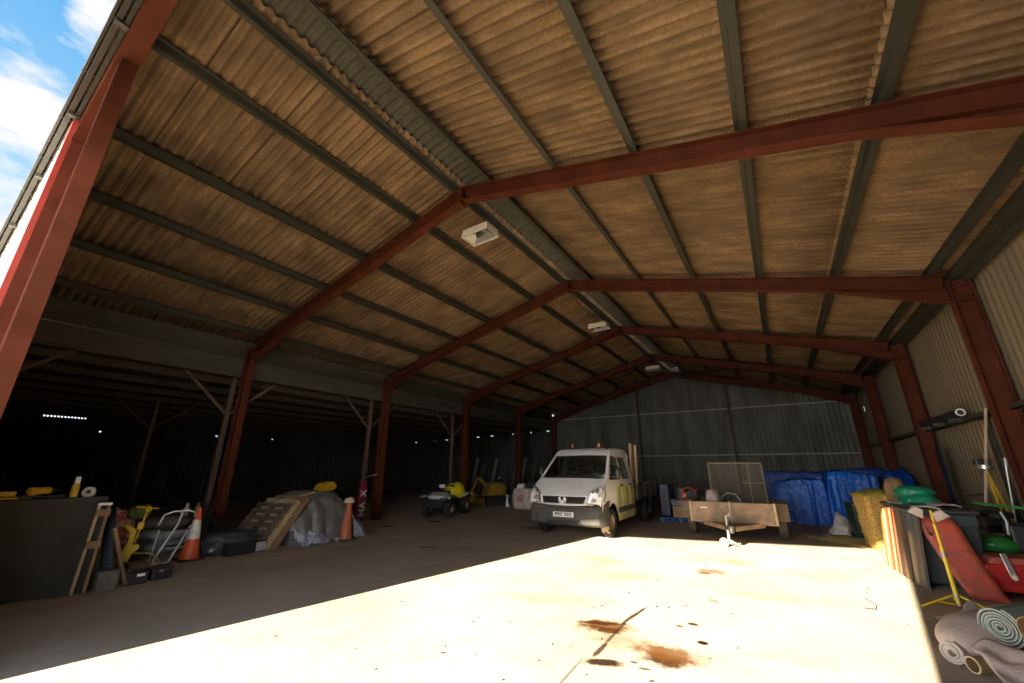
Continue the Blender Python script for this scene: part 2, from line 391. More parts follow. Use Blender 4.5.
# ---- purlins
ORD = ['nearest the ridge', 'second from the ridge', 'third from the ridge', 'fourth from the ridge', 'fifth from the ridge', 'sixth from the ridge', 'lowest, along the eaves']
def purlin(x, side, i, n):
    p = MB(); s = -1 if side == 'left' else 1
    z = zt(x) + .012
    p.box(x - .006, x + .006, .19, 22.95, z, z + .105)
    p.bar((x + s * .035, .19, z - s * s * SL * .03), (x + s * .035, 22.95, z - SL * .03), .08, .012)
    p.bar((x - s * .03, .19, z + .105), (x - s * .03, 22.95, z + .105), .06, .008)
    tag(p.build('roof_purlin', PURL), 'dark steel purlin under the %s roof slope, %s' % (side, 'lowest, along the eaves' if i == n - 1 else ORD[i]), 'purlin', 'roof purlins')
LP = [-4.42, -5.47, -7.05, -8.42, -9.75, -11.08]
RP = [-3.64, -2.32, -1.05, .26, 1.51, 2.80]
for i, x in enumerate(LP): purlin(x, 'left', i, 7)
for i, x in enumerate(RP): purlin(x, 'right', i, 7)
tag(MB().box(3.06, 3.25, .3, 22.9, zt(3.1) - .02, zt(3.1) + .15).box(3.2, 3.26, .3, 22.9, zt(3.1) - .12, zt(3.1) - .02).build('eaves_purlin', PURL), 'dark eaves beam along the top of the right wall', 'purlin', 'roof purlins')
tag(MB().box(-11.94, -11.77, .3, 22.9, 4.42, 4.62).build('eaves_purlin', PURL), 'dark eaves beam at the foot of the left roof slope, above the grey fascia', 'purlin', 'roof purlins')
tag(MB().box(-11.92, -11.78, .3, 22.9, 3.94, 4.40).box(-11.95, -11.77, .3, 22.9, 3.92, 3.95).build('eaves_fascia', FASC), 'long grey green fascia beam across the open left side', 'beam')
# closing strip above fascia
struct(MB().box(-11.86, -11.82, .3, 22.9, 4.63, 4.93).build('trim_3', FASC))

# ---- portal frames
def ibeam(mb, p, q, depth, width, up, tf=.014, tw=.010, d2=None):
    """I section from p to q: depth measured along up, web in the frame plane; d2 = depth at q"""
    p, q, up = V(p), V(q), V(up); d2 = depth if d2 is None else d2
    d = (q - p); s = d.cross(up).normalized(); u = s.cross(d).normalized()
    def flange(o1, o2, t):
        a, b = p + u * o1, q + u * o2
        vs = []
        for e in (a, b):
            for k in (-t / 2, t / 2):
                for j in (-width / 2, width / 2): vs.append(e + u * k + s * j)
        mb.add(vs, [(0, 1, 3, 2), (4, 6, 7, 5), (0, 4, 5, 1), (2, 3, 7, 6), (0, 2, 6, 4), (1, 5, 7, 3)])
    flange(-tf / 2, -tf / 2, tf); flange(-depth + tf / 2, -d2 + tf / 2, tf)
    vs = [p + s * j + u * o for o in (-tf, -depth + tf) for j in (-tw / 2, tw / 2)] + [q + s * j + u * o for o in (-tf, -d2 + tf) for j in (-tw / 2, tw / 2)]
    mb.add(vs, [(0, 1, 3, 2), (4, 6, 7, 5), (0, 4, 5, 1), (2, 3, 7, 6), (0, 2, 6, 4), (1, 5, 7, 3)])
FN = ['first inside the opening', 'second inside the opening', 'third inside the opening', 'fourth inside the opening', 'against the back wall']
def portal(y, label):
    t = thing('portal_frame', label, 'steel frame', (XA, y, 0), 0, 'steel portal frames')
    for s in (-1, 1):
        xo = (XR + .28 - XA) if s > 0 else (XL - .28 - XA)
        xi = (XR - XA) if s > 0 else (XL - XA)
        W = .17
        cb = MB(); ibeam(cb, (xo, 0, .012), (xo, 0, zt(xo + XA) - .02), .28, W, (s, 0, 0))
        cb.box(min(xo, xi) - .06, max(xo, xi) + .06, -.14, .14, 0, .014)
        for zz in (4.36, 4.62): cb.box(min(xo, xi) + .01, max(xo, xi) - .01, -.08, .08, zz - .006, zz + .006)
        cb.build('column', RED, t)
        r = MB(); xe = xi - s * .01
        ibeam(r, (0, 0, zt(XA)), (xe, 0, zt(xe + XA)), .28, W, (0, 0, 1))
        r.box(-.012 if s < 0 else 0, 0 if s < 0 else .012, -.085, .085, 6.36, 6.73)
        r.build('rafter', RED, t)
        h = MB(); hx = xi - s * 1.75
        p0 = V((hx, 0, zt(hx + XA) - .28)); p1 = V((xe, 0, zt(xe + XA) - .28)); p2 = V((xe, 0, 4.37))
        h.add([p0 + V((0, -.006, 0)), p1 + V((0, -.006, 0)), p2 + V((0, -.006, 0)), p0 + V((0, .006, 0)), p1 + V((0, .006, 0)), p2 + V((0, .006, 0))],
              [(0, 1, 2), (3, 5, 4), (0, 3, 4, 1), (1, 4, 5, 2), (2, 5, 3, 0)])
        h.bar(p0, p2, W, .014)
        h.build('haunch', RED, t)
    return t
for y, n in zip(YF, FN): portal(y, 'red oxide steel portal frame, %s' % n)
# front frame: rafters and the post at the left side of the doorway
t = thing('portal_frame', 'red steel frame at the open front with sunlit orange rafter and tall left post', 'steel frame', (XA, .40, 0), 0, 'steel portal frames')
for s in (-1, 1):
    xe = (XR - XA + .2) if s > 0 else (XL - XA - .2)
    r = MB(); ibeam(r, (0, 0, zt(XA)), (xe, 0, zt(xe + XA)), .28, .19, (0, 0, 1)); r.build('rafter', RED, t)
p = MB(); ibeam(p, (-5.70 - XA, .017, 0), (-5.70 - XA, .017, zt(-5.70) - .28), .14, .147, (-1, 0, 0)); p.build('post', RED, t)
p = MB(); xo = XR + .28 - XA; ibeam(p, (xo, 0, 0), (xo, 0, zt(xo + XA) - .02), .28, .17, (1, 0, 0)); p.build('column', RED, t)

# ---- corrugated walls
def cwall_x(mb, x0, x1, y, zb, ztop, pitch=.2, amp=.018, hole=None, rows=6):
    n = int(abs(x1 - x0) / pitch * 8)
    def fn(u, v):
        x = x0 + (x1 - x0) * u; top = ztop(x)
        return (x, y + amp * max(-1, min(1, 1.6 * math.sin(2 * PI * x / pitch))), zb + (top - zb) * v)
    mb.grid(fn, n, rows, (lambda i, j: hole(x0 + (x1 - x0) * i / n, j)) if hole else None)
def cwall_y(mb, y0, y1, x, zb, ztop, pitch=.2, amp=.018, hole=None, rows=6):
    n = int(abs(y1 - y0) / pitch * 8)
    def fn(u, v):
        y = y0 + (y1 - y0) * u
        return (x + amp * max(-1, min(1, 1.6 * math.sin(2 * PI * y / pitch))), y, zb + (ztop(y) - zb) * v)
    mb.grid(fn, n, rows, (lambda i, j: hole(y0 + (y1 - y0) * i / n, j)) if hole else None)
w = MB(); cwall_x(w, -11.75, 3.36, YB, 0, lambda x: zt(x) + (.34 if abs(x + 3.98) < .5 else .2))
struct(w.build('wall_back', SHEETB, smooth=True, solid=.004))
w = MB(); cwall_y(w, -.9, YB, 3.33, 0, lambda y: zt(3.33) + .2, rows=48, hole=lambda y, j: 22.02 < y < 22.15 and j in (38, 39))
struct(w.build('wall_right', SHEETR, smooth=True, solid=.004))
# lean-to on the left
def zl(x): return 3.98 - (-11.7 - x) * .03
XLL = -25.
hx = [-24.04, -22.01, -20.78, -17.85, -16.62, -14.87, -13.46, -12.2]
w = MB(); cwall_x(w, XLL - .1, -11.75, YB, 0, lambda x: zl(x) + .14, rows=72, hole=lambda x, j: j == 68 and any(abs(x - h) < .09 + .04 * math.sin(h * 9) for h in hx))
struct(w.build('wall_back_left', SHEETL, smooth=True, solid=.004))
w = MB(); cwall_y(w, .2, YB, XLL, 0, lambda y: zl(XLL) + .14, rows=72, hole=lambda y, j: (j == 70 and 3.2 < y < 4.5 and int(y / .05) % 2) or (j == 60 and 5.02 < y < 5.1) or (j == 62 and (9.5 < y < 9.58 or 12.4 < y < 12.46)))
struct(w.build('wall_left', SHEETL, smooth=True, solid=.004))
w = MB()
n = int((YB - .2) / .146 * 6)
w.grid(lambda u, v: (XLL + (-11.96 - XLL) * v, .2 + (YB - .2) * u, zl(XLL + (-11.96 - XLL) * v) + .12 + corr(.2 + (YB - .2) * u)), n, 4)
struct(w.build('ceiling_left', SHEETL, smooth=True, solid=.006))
for i in range(8):
    x = -12.7 - i * 1.5
    tag(MB().box(x - .04, x + .04, .3, 22.9, zl(x) - .10, zl(x) + .07).build('lean_to_purlin', DKTIMB), 'dark timber purlin in the lean-to, %s from the open side' % ['first', 'second', 'third', 'fourth', 'fifth', 'sixth', 'seventh', 'eighth'][i], 'purlin', 'lean-to purlins')
# front cladding left of the doorway, with red corner flashing
w = MB(); cwall_x(w, XLL, -7.15, .285, 0, lambda x: (zt(x) + .1) if x > -11.9 else zl(x) + .15, pitch=.25, amp=.012, rows=4)
struct(w.build('wall_front', WHITE, smooth=True, solid=.006))
struct(MB().box(-7.30, -7.10, .262, .272, 0, zt(-7.1) + .06).box(-7.112, -7.10, .272, .315, 0, zt(-7.1) + .06).build('trim_4', M('sunlit_flashing', (.30, .035, .02), .5, 0, .15, 3)))  # flashing and jamb edge in brighter red, standing in for sun on the strip
struct(MB().box(-7.112, -7.10, .316, .475, 0, zt(-7.1) - .30).box(-7.10, -5.685, .462, .474, 0, zt(-7.1) - .30).build('trim_5', RED))  # jamb, plus a hidden board added behind the post to stop stray sun
# unseen panels added to block the sun, above and right of the doorway
gz = [(-5.72, 4.75), (-.04, 5.47), (-.04, 7.6), (-5.72, 7.6)]
struct(MB().prism(gz, -.66, -.60, 'y').build('sun_blocker_gable', WHITE))
struct(MB().box(-.06, 3.4, -.66, -.58, 0, 7.4).build('sun_blocker_right', WHITE))
struct(MB().box(3.28, 3.38, -.66, .4, 0, 6.2).build('wall_front_return', WHITE))

# ---- wall steelwork
def rail_x(x0, x1, z, label): tag(MB().box(x0, x1, YB - .16, YB - .03, z - .01, z + .01).box(x0, x1, YB - .16, YB - .145, z - .05, z).build('sheeting_rail', M('rail_paint', (.40, .39, .33), .6, 0, .2, 5)), label, 'rail', 'sheeting rails')
rail_x(-11.5, XR, 4.55, 'upper steel rail across the back wall sheeting')
rail_x(-11.5, XR, 2.30, 'lower steel rail across the back wall sheeting')
tag(MB().box(3.16, 3.30, .5, 22.8, 2.50, 2.515).box(3.16, 3.175, .5, 22.8, 2.50, 2.60).build('sheeting_rail', PURL), 'dark rail along the right wall at head height', 'rail', 'sheeting rails')
for x, w_ in ((-1.75, 'right of the middle'), (-6.32, 'behind the van')):
    b = MB(); ibeam(b, (x, YB - .20, 0), (x, YB - .20, zt(x) - .30), .16, .14, (0, -1, 0))
    tag(b.build('gable_post', M('post_paint', (.05, .022, .018), .6, 0, .3, 4)), 'dark steel post standing against the back wall, %s' % w_, 'post', 'gable posts')
tag(MB().bar((3.24, 10.9, 0.0), (3.28, 10.9, 2.5), .10, .05, (1, 0, 0)).build('wall_stud', PURL), 'grey vertical steel strut under the right wall rail', 'post')
tag(MB().box(3.05, 3.09, 13.0, 13.35, 0, 2.1).build('leaning_board', BLACKP), 'tall black board standing beside the right wall column', 'board')
t = thing('rolled_pipe', 'dark plastic drainpipe lying along the right wall rail with white open end', 'pipe', (3.07, 11.2, 2.66))
MB().cyl((0, 0, 0), (0, 2.6, 0), .07, n=18).build('pipe', BLACKP, t, True)
MB().lathe([(.05, 0), (.072, 0), (.072, .03), (.05, .03), (.05, 0)], (0, -.03, 0), (0, 1, 0), 18).build('pipe_end', LETTER, t, True)
for y in (11.6, 12.6, 13.6): MB().box(-.1, .2, y - 11.2 - .02, y - 11.2 + .02, -.145, -.07).build('bracket', PURL, t)

# roof bracing in the last bays
n_ = 0
for (a, b, lab) in (((-4.5, 18.5), (-8.2, 22.7), 'left upper'), ((-8.2, 18.5), (-11.3, 22.7), 'left lower'), ((-8.2, 22.7), (-4.6, 22.7), None), ((-3.8, 22.7), (-.5, 18.5), 'right upper'), ((-.5, 18.5), (2.9, 22.7), 'right lower')):
    if lab is None: continue
    n_ += 1
    tag(MB().tube([(a[0], a[1], zt(a[0]) - .12), (b[0], b[1], zt(b[0]) - .12)], .035, 8).build('roof_brace', PURL, smooth=True), 'diagonal steel wind brace in the roof near the back wall, %s' % lab, 'brace', 'wind braces')

# ---- lean-to posts with Y braces
def ypost(y, lab):
    t = thing('braced_post', lab, 'post', (-12.05, y, 0), 0, 'braced lean-to posts')
    MB().box(-.05, .05, -.05, .05, 0, 3.95).build('post', DKTIMB2, t)
    for s in ((-1, 1) if y > 2 else (1,)): MB().bar((0, s * .02, 2.95), (0, s * 1.12, 3.95), .05, .07).build('brace', DKTIMB2, t)
    MB().box(-.09, .09, -.09, .09, 0, .06).build('foot_plate', DKMETAL, t)
DKTIMB2 = M('brown_post', (.115, .075, .05), .8, 0, .3, 5, (2, 2, .3))
ypost(4.72, 'brown timber post behind the first red column on the left')
ypost(9.22, 'brown post with Y braces behind the second red column on the left')
ypost(13.66, 'brown post with Y braces behind the third red column, by the quad bike')
ypost(.55, 'brown braced post at the front corner of the lean-to')
t = thing('braced_post', 'dark braced post deep inside the lean-to', 'post', (-17, 4.6, 0), 0, 'braced lean-to posts')
MB().box(-.05, .05, -.05, .05, 0, 3.8).build('post', DKTIMB2, t)
for s in (-1, 1): MB().bar((0, s * .02, 2.8), (0, s * 1.05, 3.7), .05, .07).build('brace', DKTIMB2, t)

# ---- hanging floodlights
def flood(x, y, z, lab, rz=0):
    t = thing('hanging_floodlight', lab, 'light fitting', (x, y, z), rz, 'floodlights under the ridge')
    b = MB()
    b.add([(-.32, -.2, 0), (.32, -.2, 0), (.32, .2, 0), (-.32, .2, 0), (-.30, -.18, .17), (.30, -.18, .17), (.30, .18, .17), (-.30, .18, .17)],
          [(4, 5, 6, 7), (0, 1, 5, 4), (1, 2, 6, 5), (2, 3, 7, 6), (3, 0, 4, 7)])
    b.build('housing', LIGHTC, t, bevel=.006, solid=.008)
    r = MB(); r.add([(-.28, -.17, .01), (.28, -.17, .01), (.28, .17, .01), (-.28, .17, .01), (-.14, -.07, .13), (.14, -.07, .13), (.14, .07, .13), (-.14, .07, .13)],
          [(4, 5, 6, 7), (0, 1, 5, 4), (1, 2, 6, 5), (2, 3, 7, 6), (3, 0, 4, 7)])
    r.build('reflector', ALU, t)
    MB().lathe([(.0, -.09), (.045, -.06), (.05, .0), (.03, .06), (.02, .1)], (-.02, 0, .075), (1, 0, 0), 12).build('lamp', M('lamp_glass', (.05, .05, .05), .15, 0, .1, 5), t, True)
    for s in (-.2, .2): MB().tube([(s, 0, .17), (s * .4, 0, .50)], .006, 6).build('hanger', DKMETAL, t)
flood(-4.32, 5.45, 6.02, 'nearest white floodlight hanging under the ridge past the first frame')
flood(-4.42, 12.2, 6.12, 'middle white floodlight hanging under the ridge')
flood(-4.42, 19.3, 6.15, 'farthest white floodlight hanging under the ridge near the back wall')
tag(MB().tube([(-4.40, 9.6, 6.62), (-4.42, 10.3, 6.50), (-4.44, 11.2, 6.38), (-4.42, 11.9, 6.55)], .012, 6).build('power_cable', BLACKP), 'loose black cable drooping to the middle floodlight', 'cable')

# ================================================================== OBJECTS
def wheel(parent, c, r, w, tyre, rim, ax=(1, 0, 0), name='wheel', hub=.55, lugs=0):
    """tyre mesh (part) with a rim (sub-part); c in parent's coordinates"""
    A = V(ax).normalized(); h = w / 2
    m = MB()
    m.lathe([(r * hub, -h * .8), (r * .80, -h), (r * .94, -h * .95), (r, -h * .6), (r, h * .6), (r * .94, h * .95), (r * .80, h), (r * hub, h * .8), (r * hub, -h * .8)], c, ax, 28)
    if lugs:
        a, u = frame_of(A)
        for i in range(lugs):
            t = 2 * PI * i / lugs
            d = a * math.cos(t) + u * math.sin(t); e = A.cross(d)
            for s in (-1, 1):
                m.obox(V(c) + d * (r * 1.0) + A * s * h * .45 + e * s * .01, A * h * .42 + e * .012, d * r * .035, e * r * .05)
    ty = m.build(name, tyre, parent, True, angle=35)
    q = MB(); q.lathe([(0, -h * .35), (r * .12, -h * .62), (r * .17, -h * .55), (r * .2, -h * .35), (r * hub * .8, -h * .45), (r * hub, -h * .82), (r * hub, h * .82), (r * hub * .8, h * .45), (r * .2, h * .35), (r * .17, h * .55), (r * .12, h * .62), (0, h * .35)], c, ax, 22)
    q.build('rim', rim, ty, True, angle=35)
    return ty

# ---------------------------------------------------------------- crew-cab tipper van
def build_van():
    t = thing('tipper_van', 'white double-cab tipper van with amber beacons, muddy nose and yellow side blocks', 'van', (-4.66, 9.48, 0), .035)
    W = .985
    # side profile (y back from the bumper, z, half width)
    P = [(.10, .74, .93), (.075, .80, .95), (.10, .96, .96), (.20, 1.06, .965), (.42, 1.22, .955), (.66, 1.37, .945)]     # nose and bonnet
    ws0, ws1 = (.66, 1.37, .945), (1.38, 1.99, .815)
    R = [(1.38, 1.99, .815), (1.50, 2.08, .80), (1.72, 2.14, .785), (2.2, 2.17, .785), (2.80, 2.155, .785), (2.93, 2.10, .79)]
    b = MB()
    def strip(pts):
        vs = []
        for y, z, w in pts: vs += [(-w, y, z), (-w * .93, y - .02, z + .012), (0, y - .055, z + .022), (w * .93, y - .02, z + .012), (w, y, z)]
        n = len(pts); b.add(vs, [(i * 5 + k, i * 5 + k + 1, i * 5 + 5 + k + 1, i * 5 + 5 + k) for i in range(n - 1) for k in range(4)])
    strip(P); strip(R)
    # windscreen surround: thin top and bottom bars plus the two A pillars
    def wsp(u, v):   # u across -1..1, v up 0..1
        y = ws0[0] + (ws1[0] - ws0[0]) * v; z = ws0[1] + (ws1[1] - ws0[1]) * v; w = ws0[2] + (ws1[2] - ws0[2]) * v
        return V((w * u, y - .05 * (1 - u * u), z + .02 * (1 - u * u)))
    for u0, u1 in ((-1, -.92), (.92, 1)):
        b.grid(lambda a, c: wsp(u0 + (u1 - u0) * a, c), 1, 6)
    b.grid(lambda a, c: wsp(-1 + 2 * a, .93 + .07 * c), 8, 1)
    # sides
    belt = 1.335
    for s in (-1, 1):
        def hw(z):
            return W if z < 1.15 else (W - (z - 1.15) * .20 if z < 1.37 else .942 - (z - 1.37) * .205)
        # lower side with the front wheel arch cut out
        low = [(.10, .74), (.10, .96), (.20, 1.06), (.42, 1.22), (.66, 1.37), (.75, 1.335)]
        arch = [(1.22 - .0 , .34)] ; cy, cz, ra = .82, .36, .43
        arc = [(cy + ra * math.cos(a), cz + ra * math.sin(a)) for a in [PI * k / 10 for k in range(11)]]
        # rows of quads between arch/sill and belt
        ys = [.10, .2, .32] + [cy - ra * math.cos(PI * k / 10) for k in range(11)] + [1.5, 1.8, 2.1, 2.4, 2.7, 2.93]
        ys = sorted(set(round(y, 4) for y in ys))
        def ztop(y):
            q = [(.10, .96), (.20, 1.06), (.42, 1.22), (.66, 1.37), (.70, 1.345), (.76, belt), (3, belt)]
            for (a, za), (c, zc) in zip(q, q[1:]):
                if a <= y <= c: return za + (zc - za) * (y - a) / (c - a)
            return belt
        def zbot(y):
            if abs(y - cy) < ra: return cz + math.sqrt(max(0, ra * ra - (y - cy) ** 2))
            return .62 if y < cy else .34
        def wy(y): return -.055 * max(0, (.35 - y) / .35) ** 2
        nr = 6; vs = []
        for y in ys:
            for k in range(nr + 1):
                z = zbot(y) + (ztop(y) - zbot(y)) * k / nr
                vs.append((s * (hw(z) + wy(y) - (.03 if z < .55 else 0) * 0), y, z))
        b.add(vs, [(i * (nr + 1) + k, i * (nr + 1) + k + 1, (i + 1) * (nr + 1) + k + 1, (i + 1) * (nr + 1) + k) for i in range(len(ys) - 1) for k in range(nr)])
        # pillars and roof rail
        def quad(a, c, d, e): b.add([(s * hw(z), y, z) for y, z in (a, c, d, e)], [(0, 1, 2, 3)])
        quad((.66, 1.37), (.78, belt), (1.50, 1.93), (1.38, 1.99))          # A pillar
        quad((1.82, belt), (1.98, belt), (1.98, 1.93), (1.84, 1.93))        # B pillar
        quad((2.66, belt), (2.93, belt), (2.93, 2.10), (2.58, 1.93))        # C pillar
        for (a0, a1) in ((1.38, 1.5), (1.5, 1.84), (1.84, 1.98), (1.98, 2.58), (2.58, 2.93)):
            def zr(y):
                for (q, zq, _), (p, zp, _) in zip(R, R[1:]):
                    if q <= y <= p: return zq + (zp - zq) * (y - q) / (p - q)
            b.add([(s * hw(1.93), a0, 1.93), (s * hw(1.93), a1, 1.93), (s * .79, a1, zr(a1)), (s * .79, a0, zr(a0))], [(0, 1, 2, 3)])
    # rear wall of the cab and floor pan
    b.add([(-W, 2.93, .34), (W, 2.93, .34), (W, 2.93, 1.15), (.79, 2.93, 2.10), (-.79, 2.93, 2.10), (-W, 2.93, 1.15)], [(0, 1, 2, 3, 4, 5)])
    b.add([(-W, .12, .60), (W, .12, .60), (W, 2.93, .42), (-W, 2.93, .42)], [(0, 1, 2, 3)])
    body = b.build('cab', VAN, t, True, angle=28)
    # windows
    g = MB(); g.grid(lambda a, c: wsp(-.92 + 1.84 * a, .02 + .91 * c) + V((0, -.004, .004)), 10, 6); g.build('windscreen', GLASS, t, True)
    MB().grid(lambda a, c: wsp(-.93 + 1.86 * a, -.035 + .07 * c) + V((0, -.012, .008)), 10, 1).build('scuttle', BLACKP, t, True)
    for s in (-1, 1):
        hw = lambda z: .942 - (z - 1.37) * .205 if z > 1.37 else .95
        for nm, pts in (('front_window', [(.80, belt), (1.82, belt), (1.84, 1.93), (1.52, 1.93)]), ('rear_window', [(1.98, belt), (2.66, belt), (2.58, 1.93), (1.98, 1.93)])):
            MB().add([(s * (hw(z) - .006), y, z) for y, z in pts], [(0, 1, 2, 3)]).build(nm, GLASS, t)
    # door shut lines, handles and the black rubbing strip
    for s in (-1, 1):
        x = s * (W + .004)
        k = MB(); k.box(x - .006, x + .006, 1.30, 2.9, .52, .66); k.build('rubbing_strip', BUMP, t, bevel=.005)
        for y0 in (1.72, 2.56): MB().box(x - .01, x + .02, y0 - .10, y0 + .06, 1.16, 1.21).build('door_handle', BLACKP, t, bevel=.006)
        for y0 in (1.26, 1.90, 2.72): MB().box(x - .008, x - .001, y0 - .006, y0 + .006, .38, 1.15).build('door_gap', BLACKP, t)
        # mirror
        m = MB(); m.ball((s * 1.10, 1.02, 1.50), .085, .06, .17, 14, 10); mm = m.build('wing_mirror', BLACKP, t, True)
        MB().tube([(s * .93, .98, 1.42), (s * 1.05, 1.02, 1.42)], .03, 8).build('mirror_arm', BLACKP, mm, True)
    # hi-vis blocks along the doors, on both flanks
    for s in (-1, 1):
        x = s * (W + .001)
        for i, (y0, y1, z0, z1) in enumerate([(1.32, 1.58, .68, 1.16), (1.32, 1.58, .36, .50), (1.80, 1.90, .68, 1.16), (1.98, 2.30, .68, 1.16), (1.98, 2.30, .36, .50), (2.56, 2.88, .68, 1.16), (2.62, 2.90, .36, .50)]):
            MB().box(x - .003, x + .004, y0, y1, z0, z1).build('hi_vis_block', HIVIS, t)
        MB().add([(s * .936, 1.86, 1.40), (s * .936, 1.95, 1.40), (s * .835, 1.95, 1.91), (s * .835, 1.88, 1.91)], [(0, 1, 2, 3)]).build('hi_vis_block', HIVIS, t, solid=.01)
    # bumper
    bp = MB()
    def bfn(u, v):
        a = (u - .5) * 2; w = 1.0
        prof = [(.10, .30), (.02, .36), (-.01, .52), (.0, .66), (.07, .76), (.12, .78)]
        f = v * (len(prof) - 1); i = min(int(f), len(prof) - 2); f -= i
        y = prof[i][0] + (prof[i + 1][0] - prof[i][0]) * f; z = prof[i][1] + (prof[i + 1][1] - prof[i][1]) * f
        ed = max(0, abs(a) - .72) / .28
        side = max(0, abs(a) - .90) / .10
        x = a * w if abs(a) < .9 else math.copysign(.9 + .1 * math.sin(side * PI / 2), a) * w
        z2 = z + (.08 * ed if v > .6 else 0)
        return V((x, y + .06 * ed * ed + .40 * side ** 1.6, z2))
    bp.grid(bfn, 36, 10); bumper = bp.build('front_bumper', BUMP, t, True, solid=.02)
    MB().box(-.44, .44, .0 - .025, .01, .34, .42).build('lower_grille', BLACKP, bumper)
    for s in (-1, 1):
        MB().lathe([(.0, -.02), (.05, -.02), (.065, 0), (.065, .03)], (s * .74, .03, .53), (0, 1, 0), 16).build('fog_lamp', LENS, bumper, True)
        MB().box(s * .66 - .12, s * .66 + .12, .012, .05, .675, .705).build('indicator', AMBER, bumper, bevel=.004)
    # pale patch painted for sunlight falling on the muddy bumper corner
    mb_ = MB(); mb_.grid(lambda u, v: bfn(.66 + .235 * u + .012 * nz(u * 9, v * 5), .06 + .34 * v * (1 - .25 * nz(u * 7, 3))) + V((0, -.006, 0)), 12, 8, lambda i, j: nz(i * .6, j * .6, 5) > .22)
    mb_.build('sunlit_mud', M('sunlit_mud', (.58, .43, .30), .9, 0, .4, 14), bumper, True)
    pl = MB().box(-.27, .27, -.030, -.018, .49, .605).build('number_plate', LETTER, bumper, bevel=.004)
    text_obj('plate_characters', 'PP07 XEX', .105, BLACKP, pl, Matrix.Translation((0, -.033, .547)) @ Matrix.Rotation(PI / 2, 4, 'X'))
    # grille, badge, lamps
    gr = MB(); gr.grid(lambda u, v: V(((u - .5) * 1.16 * (1 - .1 * (1 - v)), -.035 + .06 * v + .10 * abs(u - .5) ** 2, .80 + .15 * v + .0 * u)), 12, 3); grille = gr.build('grille', BLACKP, t, True, solid=.02)
    for z in (.835, .875, .915):
        MB().tube([((k - 6) / 6 * .54, -.048 + .06 * (z - .80) / .15 + .10 * abs((k - 6) / 12) ** 2, z) for k in range(13)], .007, 6).build('grille_slat', DKMETAL, grille, True)
    for s in (-1, 1):
        MB().bar((s * .085, -.055, .935), (0, -.065, .80), .045, .02, (0, -1, 0)).build('badge_wing', CHROME, grille)
    MB().lathe([(.085, -.008), (.10, -.008), (.10, .008), (.085, .008), (.085, -.008)], (0, -.045, .875), (0, 1, 0), 24).build('badge_ring', CHROME, grille, True)
    tr = MB(); tr.tube([(-.66, .06, .985), (-.59, .02, .785), (-.3, -.03, .775), (0, -.04, .772), (.3, -.03, .775), (.59, .02, .785), (.66, .06, .985)], .022, 8); tr.build('grille_surround', VAN, t, True)
    for s in (-1, 1):
        hl = MB()
        pts = [(.60, .03, .80), (.86, .085, .79), (.985, .22, .86), (.995, .34, 1.10), (.93, .20, 1.19), (.70, .06, 1.07)]
        vs = [(s * x, y - .015, z) for x, y, z in pts] + [(s * x * .97, y + .06, z) for x, y, z in pts]
        hl.add(vs + [(s * .83, .06, .98)], [(i, (i + 1) % 6, 12) for i in range(6)] + [(i, (i + 1) % 6, 6 + (i + 1) % 6, 6 + i) for i in range(6)])
        h = hl.build('headlamp', LENS, t)
        hb = MB(); hb.tube([(s * x, y - .016, z) for x, y, z in pts], .012, 6, True); hb.build('headlamp_rim', BLACKP, h, True)
        MB().lathe([(.0, .0), (.055, .012), (.072, .0), (.072, .02)], (s * .83, .035, .99), (s * .35, -.9, .15), 16).build('reflector', CHROME, h, True)
    # wipers, seats, dash, steering wheel
    for x0, x1 in ((-.7, .05), (.0, .72)): MB().tube([wsp(x0, .0) + V((0, -.03, .02)), wsp(x1 * .9, .07) + V((0, -.03, .02))], .009, 6).build('wiper', BLACKP, t)
    MB().box(-.84, .84, .86, 1.16, 1.12, 1.34).build('dashboard', BLACKP, t, bevel=.03)
    MB().lathe([(.175, -.012), (.195, 0), (.175, .012), (.165, 0), (.175, -.012)], (.42, 1.25, 1.34), (0, -.75, .62), 24).build('steering_wheel', BLACKP, t, True)
    for x in (-.45, .02, .45):
        for y in (1.65, 2.45):
            s_ = MB(); s_.box(x - .22, x + .22, y, y + .16, .80, 1.48); st_ = s_.build('seat_back', SEAT, t, bevel=.05)
            MB().box(x - .13, x + .13, y + .03, y + .13, 1.53, 1.72).build('headrest', SEAT, st_, bevel=.04)
            MB().box(x - .22, x + .22, y - .42, y + .05, .66, .84).build('seat_base', SEAT, st_, bevel=.04)
    # beacons
    for x in (-.42, .40):
        bk = MB().cyl((x, 1.75, 2.14), (x, 1.75, 2.20), .05, .045, 16).build('beacon_base', BLACKP, t, True)
        MB().lathe([(.040, 0), (.044, .03), (.042, .09), (.028, .12), (0, .13)], (x, 1.75, 2.19), (0, 0, 1), 16).build('beacon_lens', AMBER, bk, True)
    MB().tube([(.66, 1.6, 2.13), (.70, 1.75, 2.20), (.69, 2.0, 2.2)], .012, 6).build('roof_aerial', BLACKP, t)
    # frame behind the cab (roll hoop) and chassis
    MB().tube([(-.80, 3.05, .95), (-.80, 3.05, 2.0), (-.72, 3.05, 2.14), (.72, 3.05, 2.14), (.80, 3.05, 2.0), (.80, 3.05, .95)], .035, 8).build('roll_hoop', VAN, t, True)
    for s in (-1, 1): MB().box(s * .42 - .05, s * .42 + .05, .5, 5.6, .42, .56).build('chassis_rail', DKMETAL, t)
    MB().box(-.9, .9, .75, .89, .28, .36).build('axle', DKMETAL, t); MB().box(-.8, .8, 4.55, 4.69, .28, .38).build('axle', DKMETAL, t)
    # tipper bed
    bed = MB(); bed.box(-.98, .98, 3.18, 5.75, .74, .82); bd = bed.build('tipper_bed', M('bed_steel', (.16, .15, .13), .6, .2, .4, 6), t)
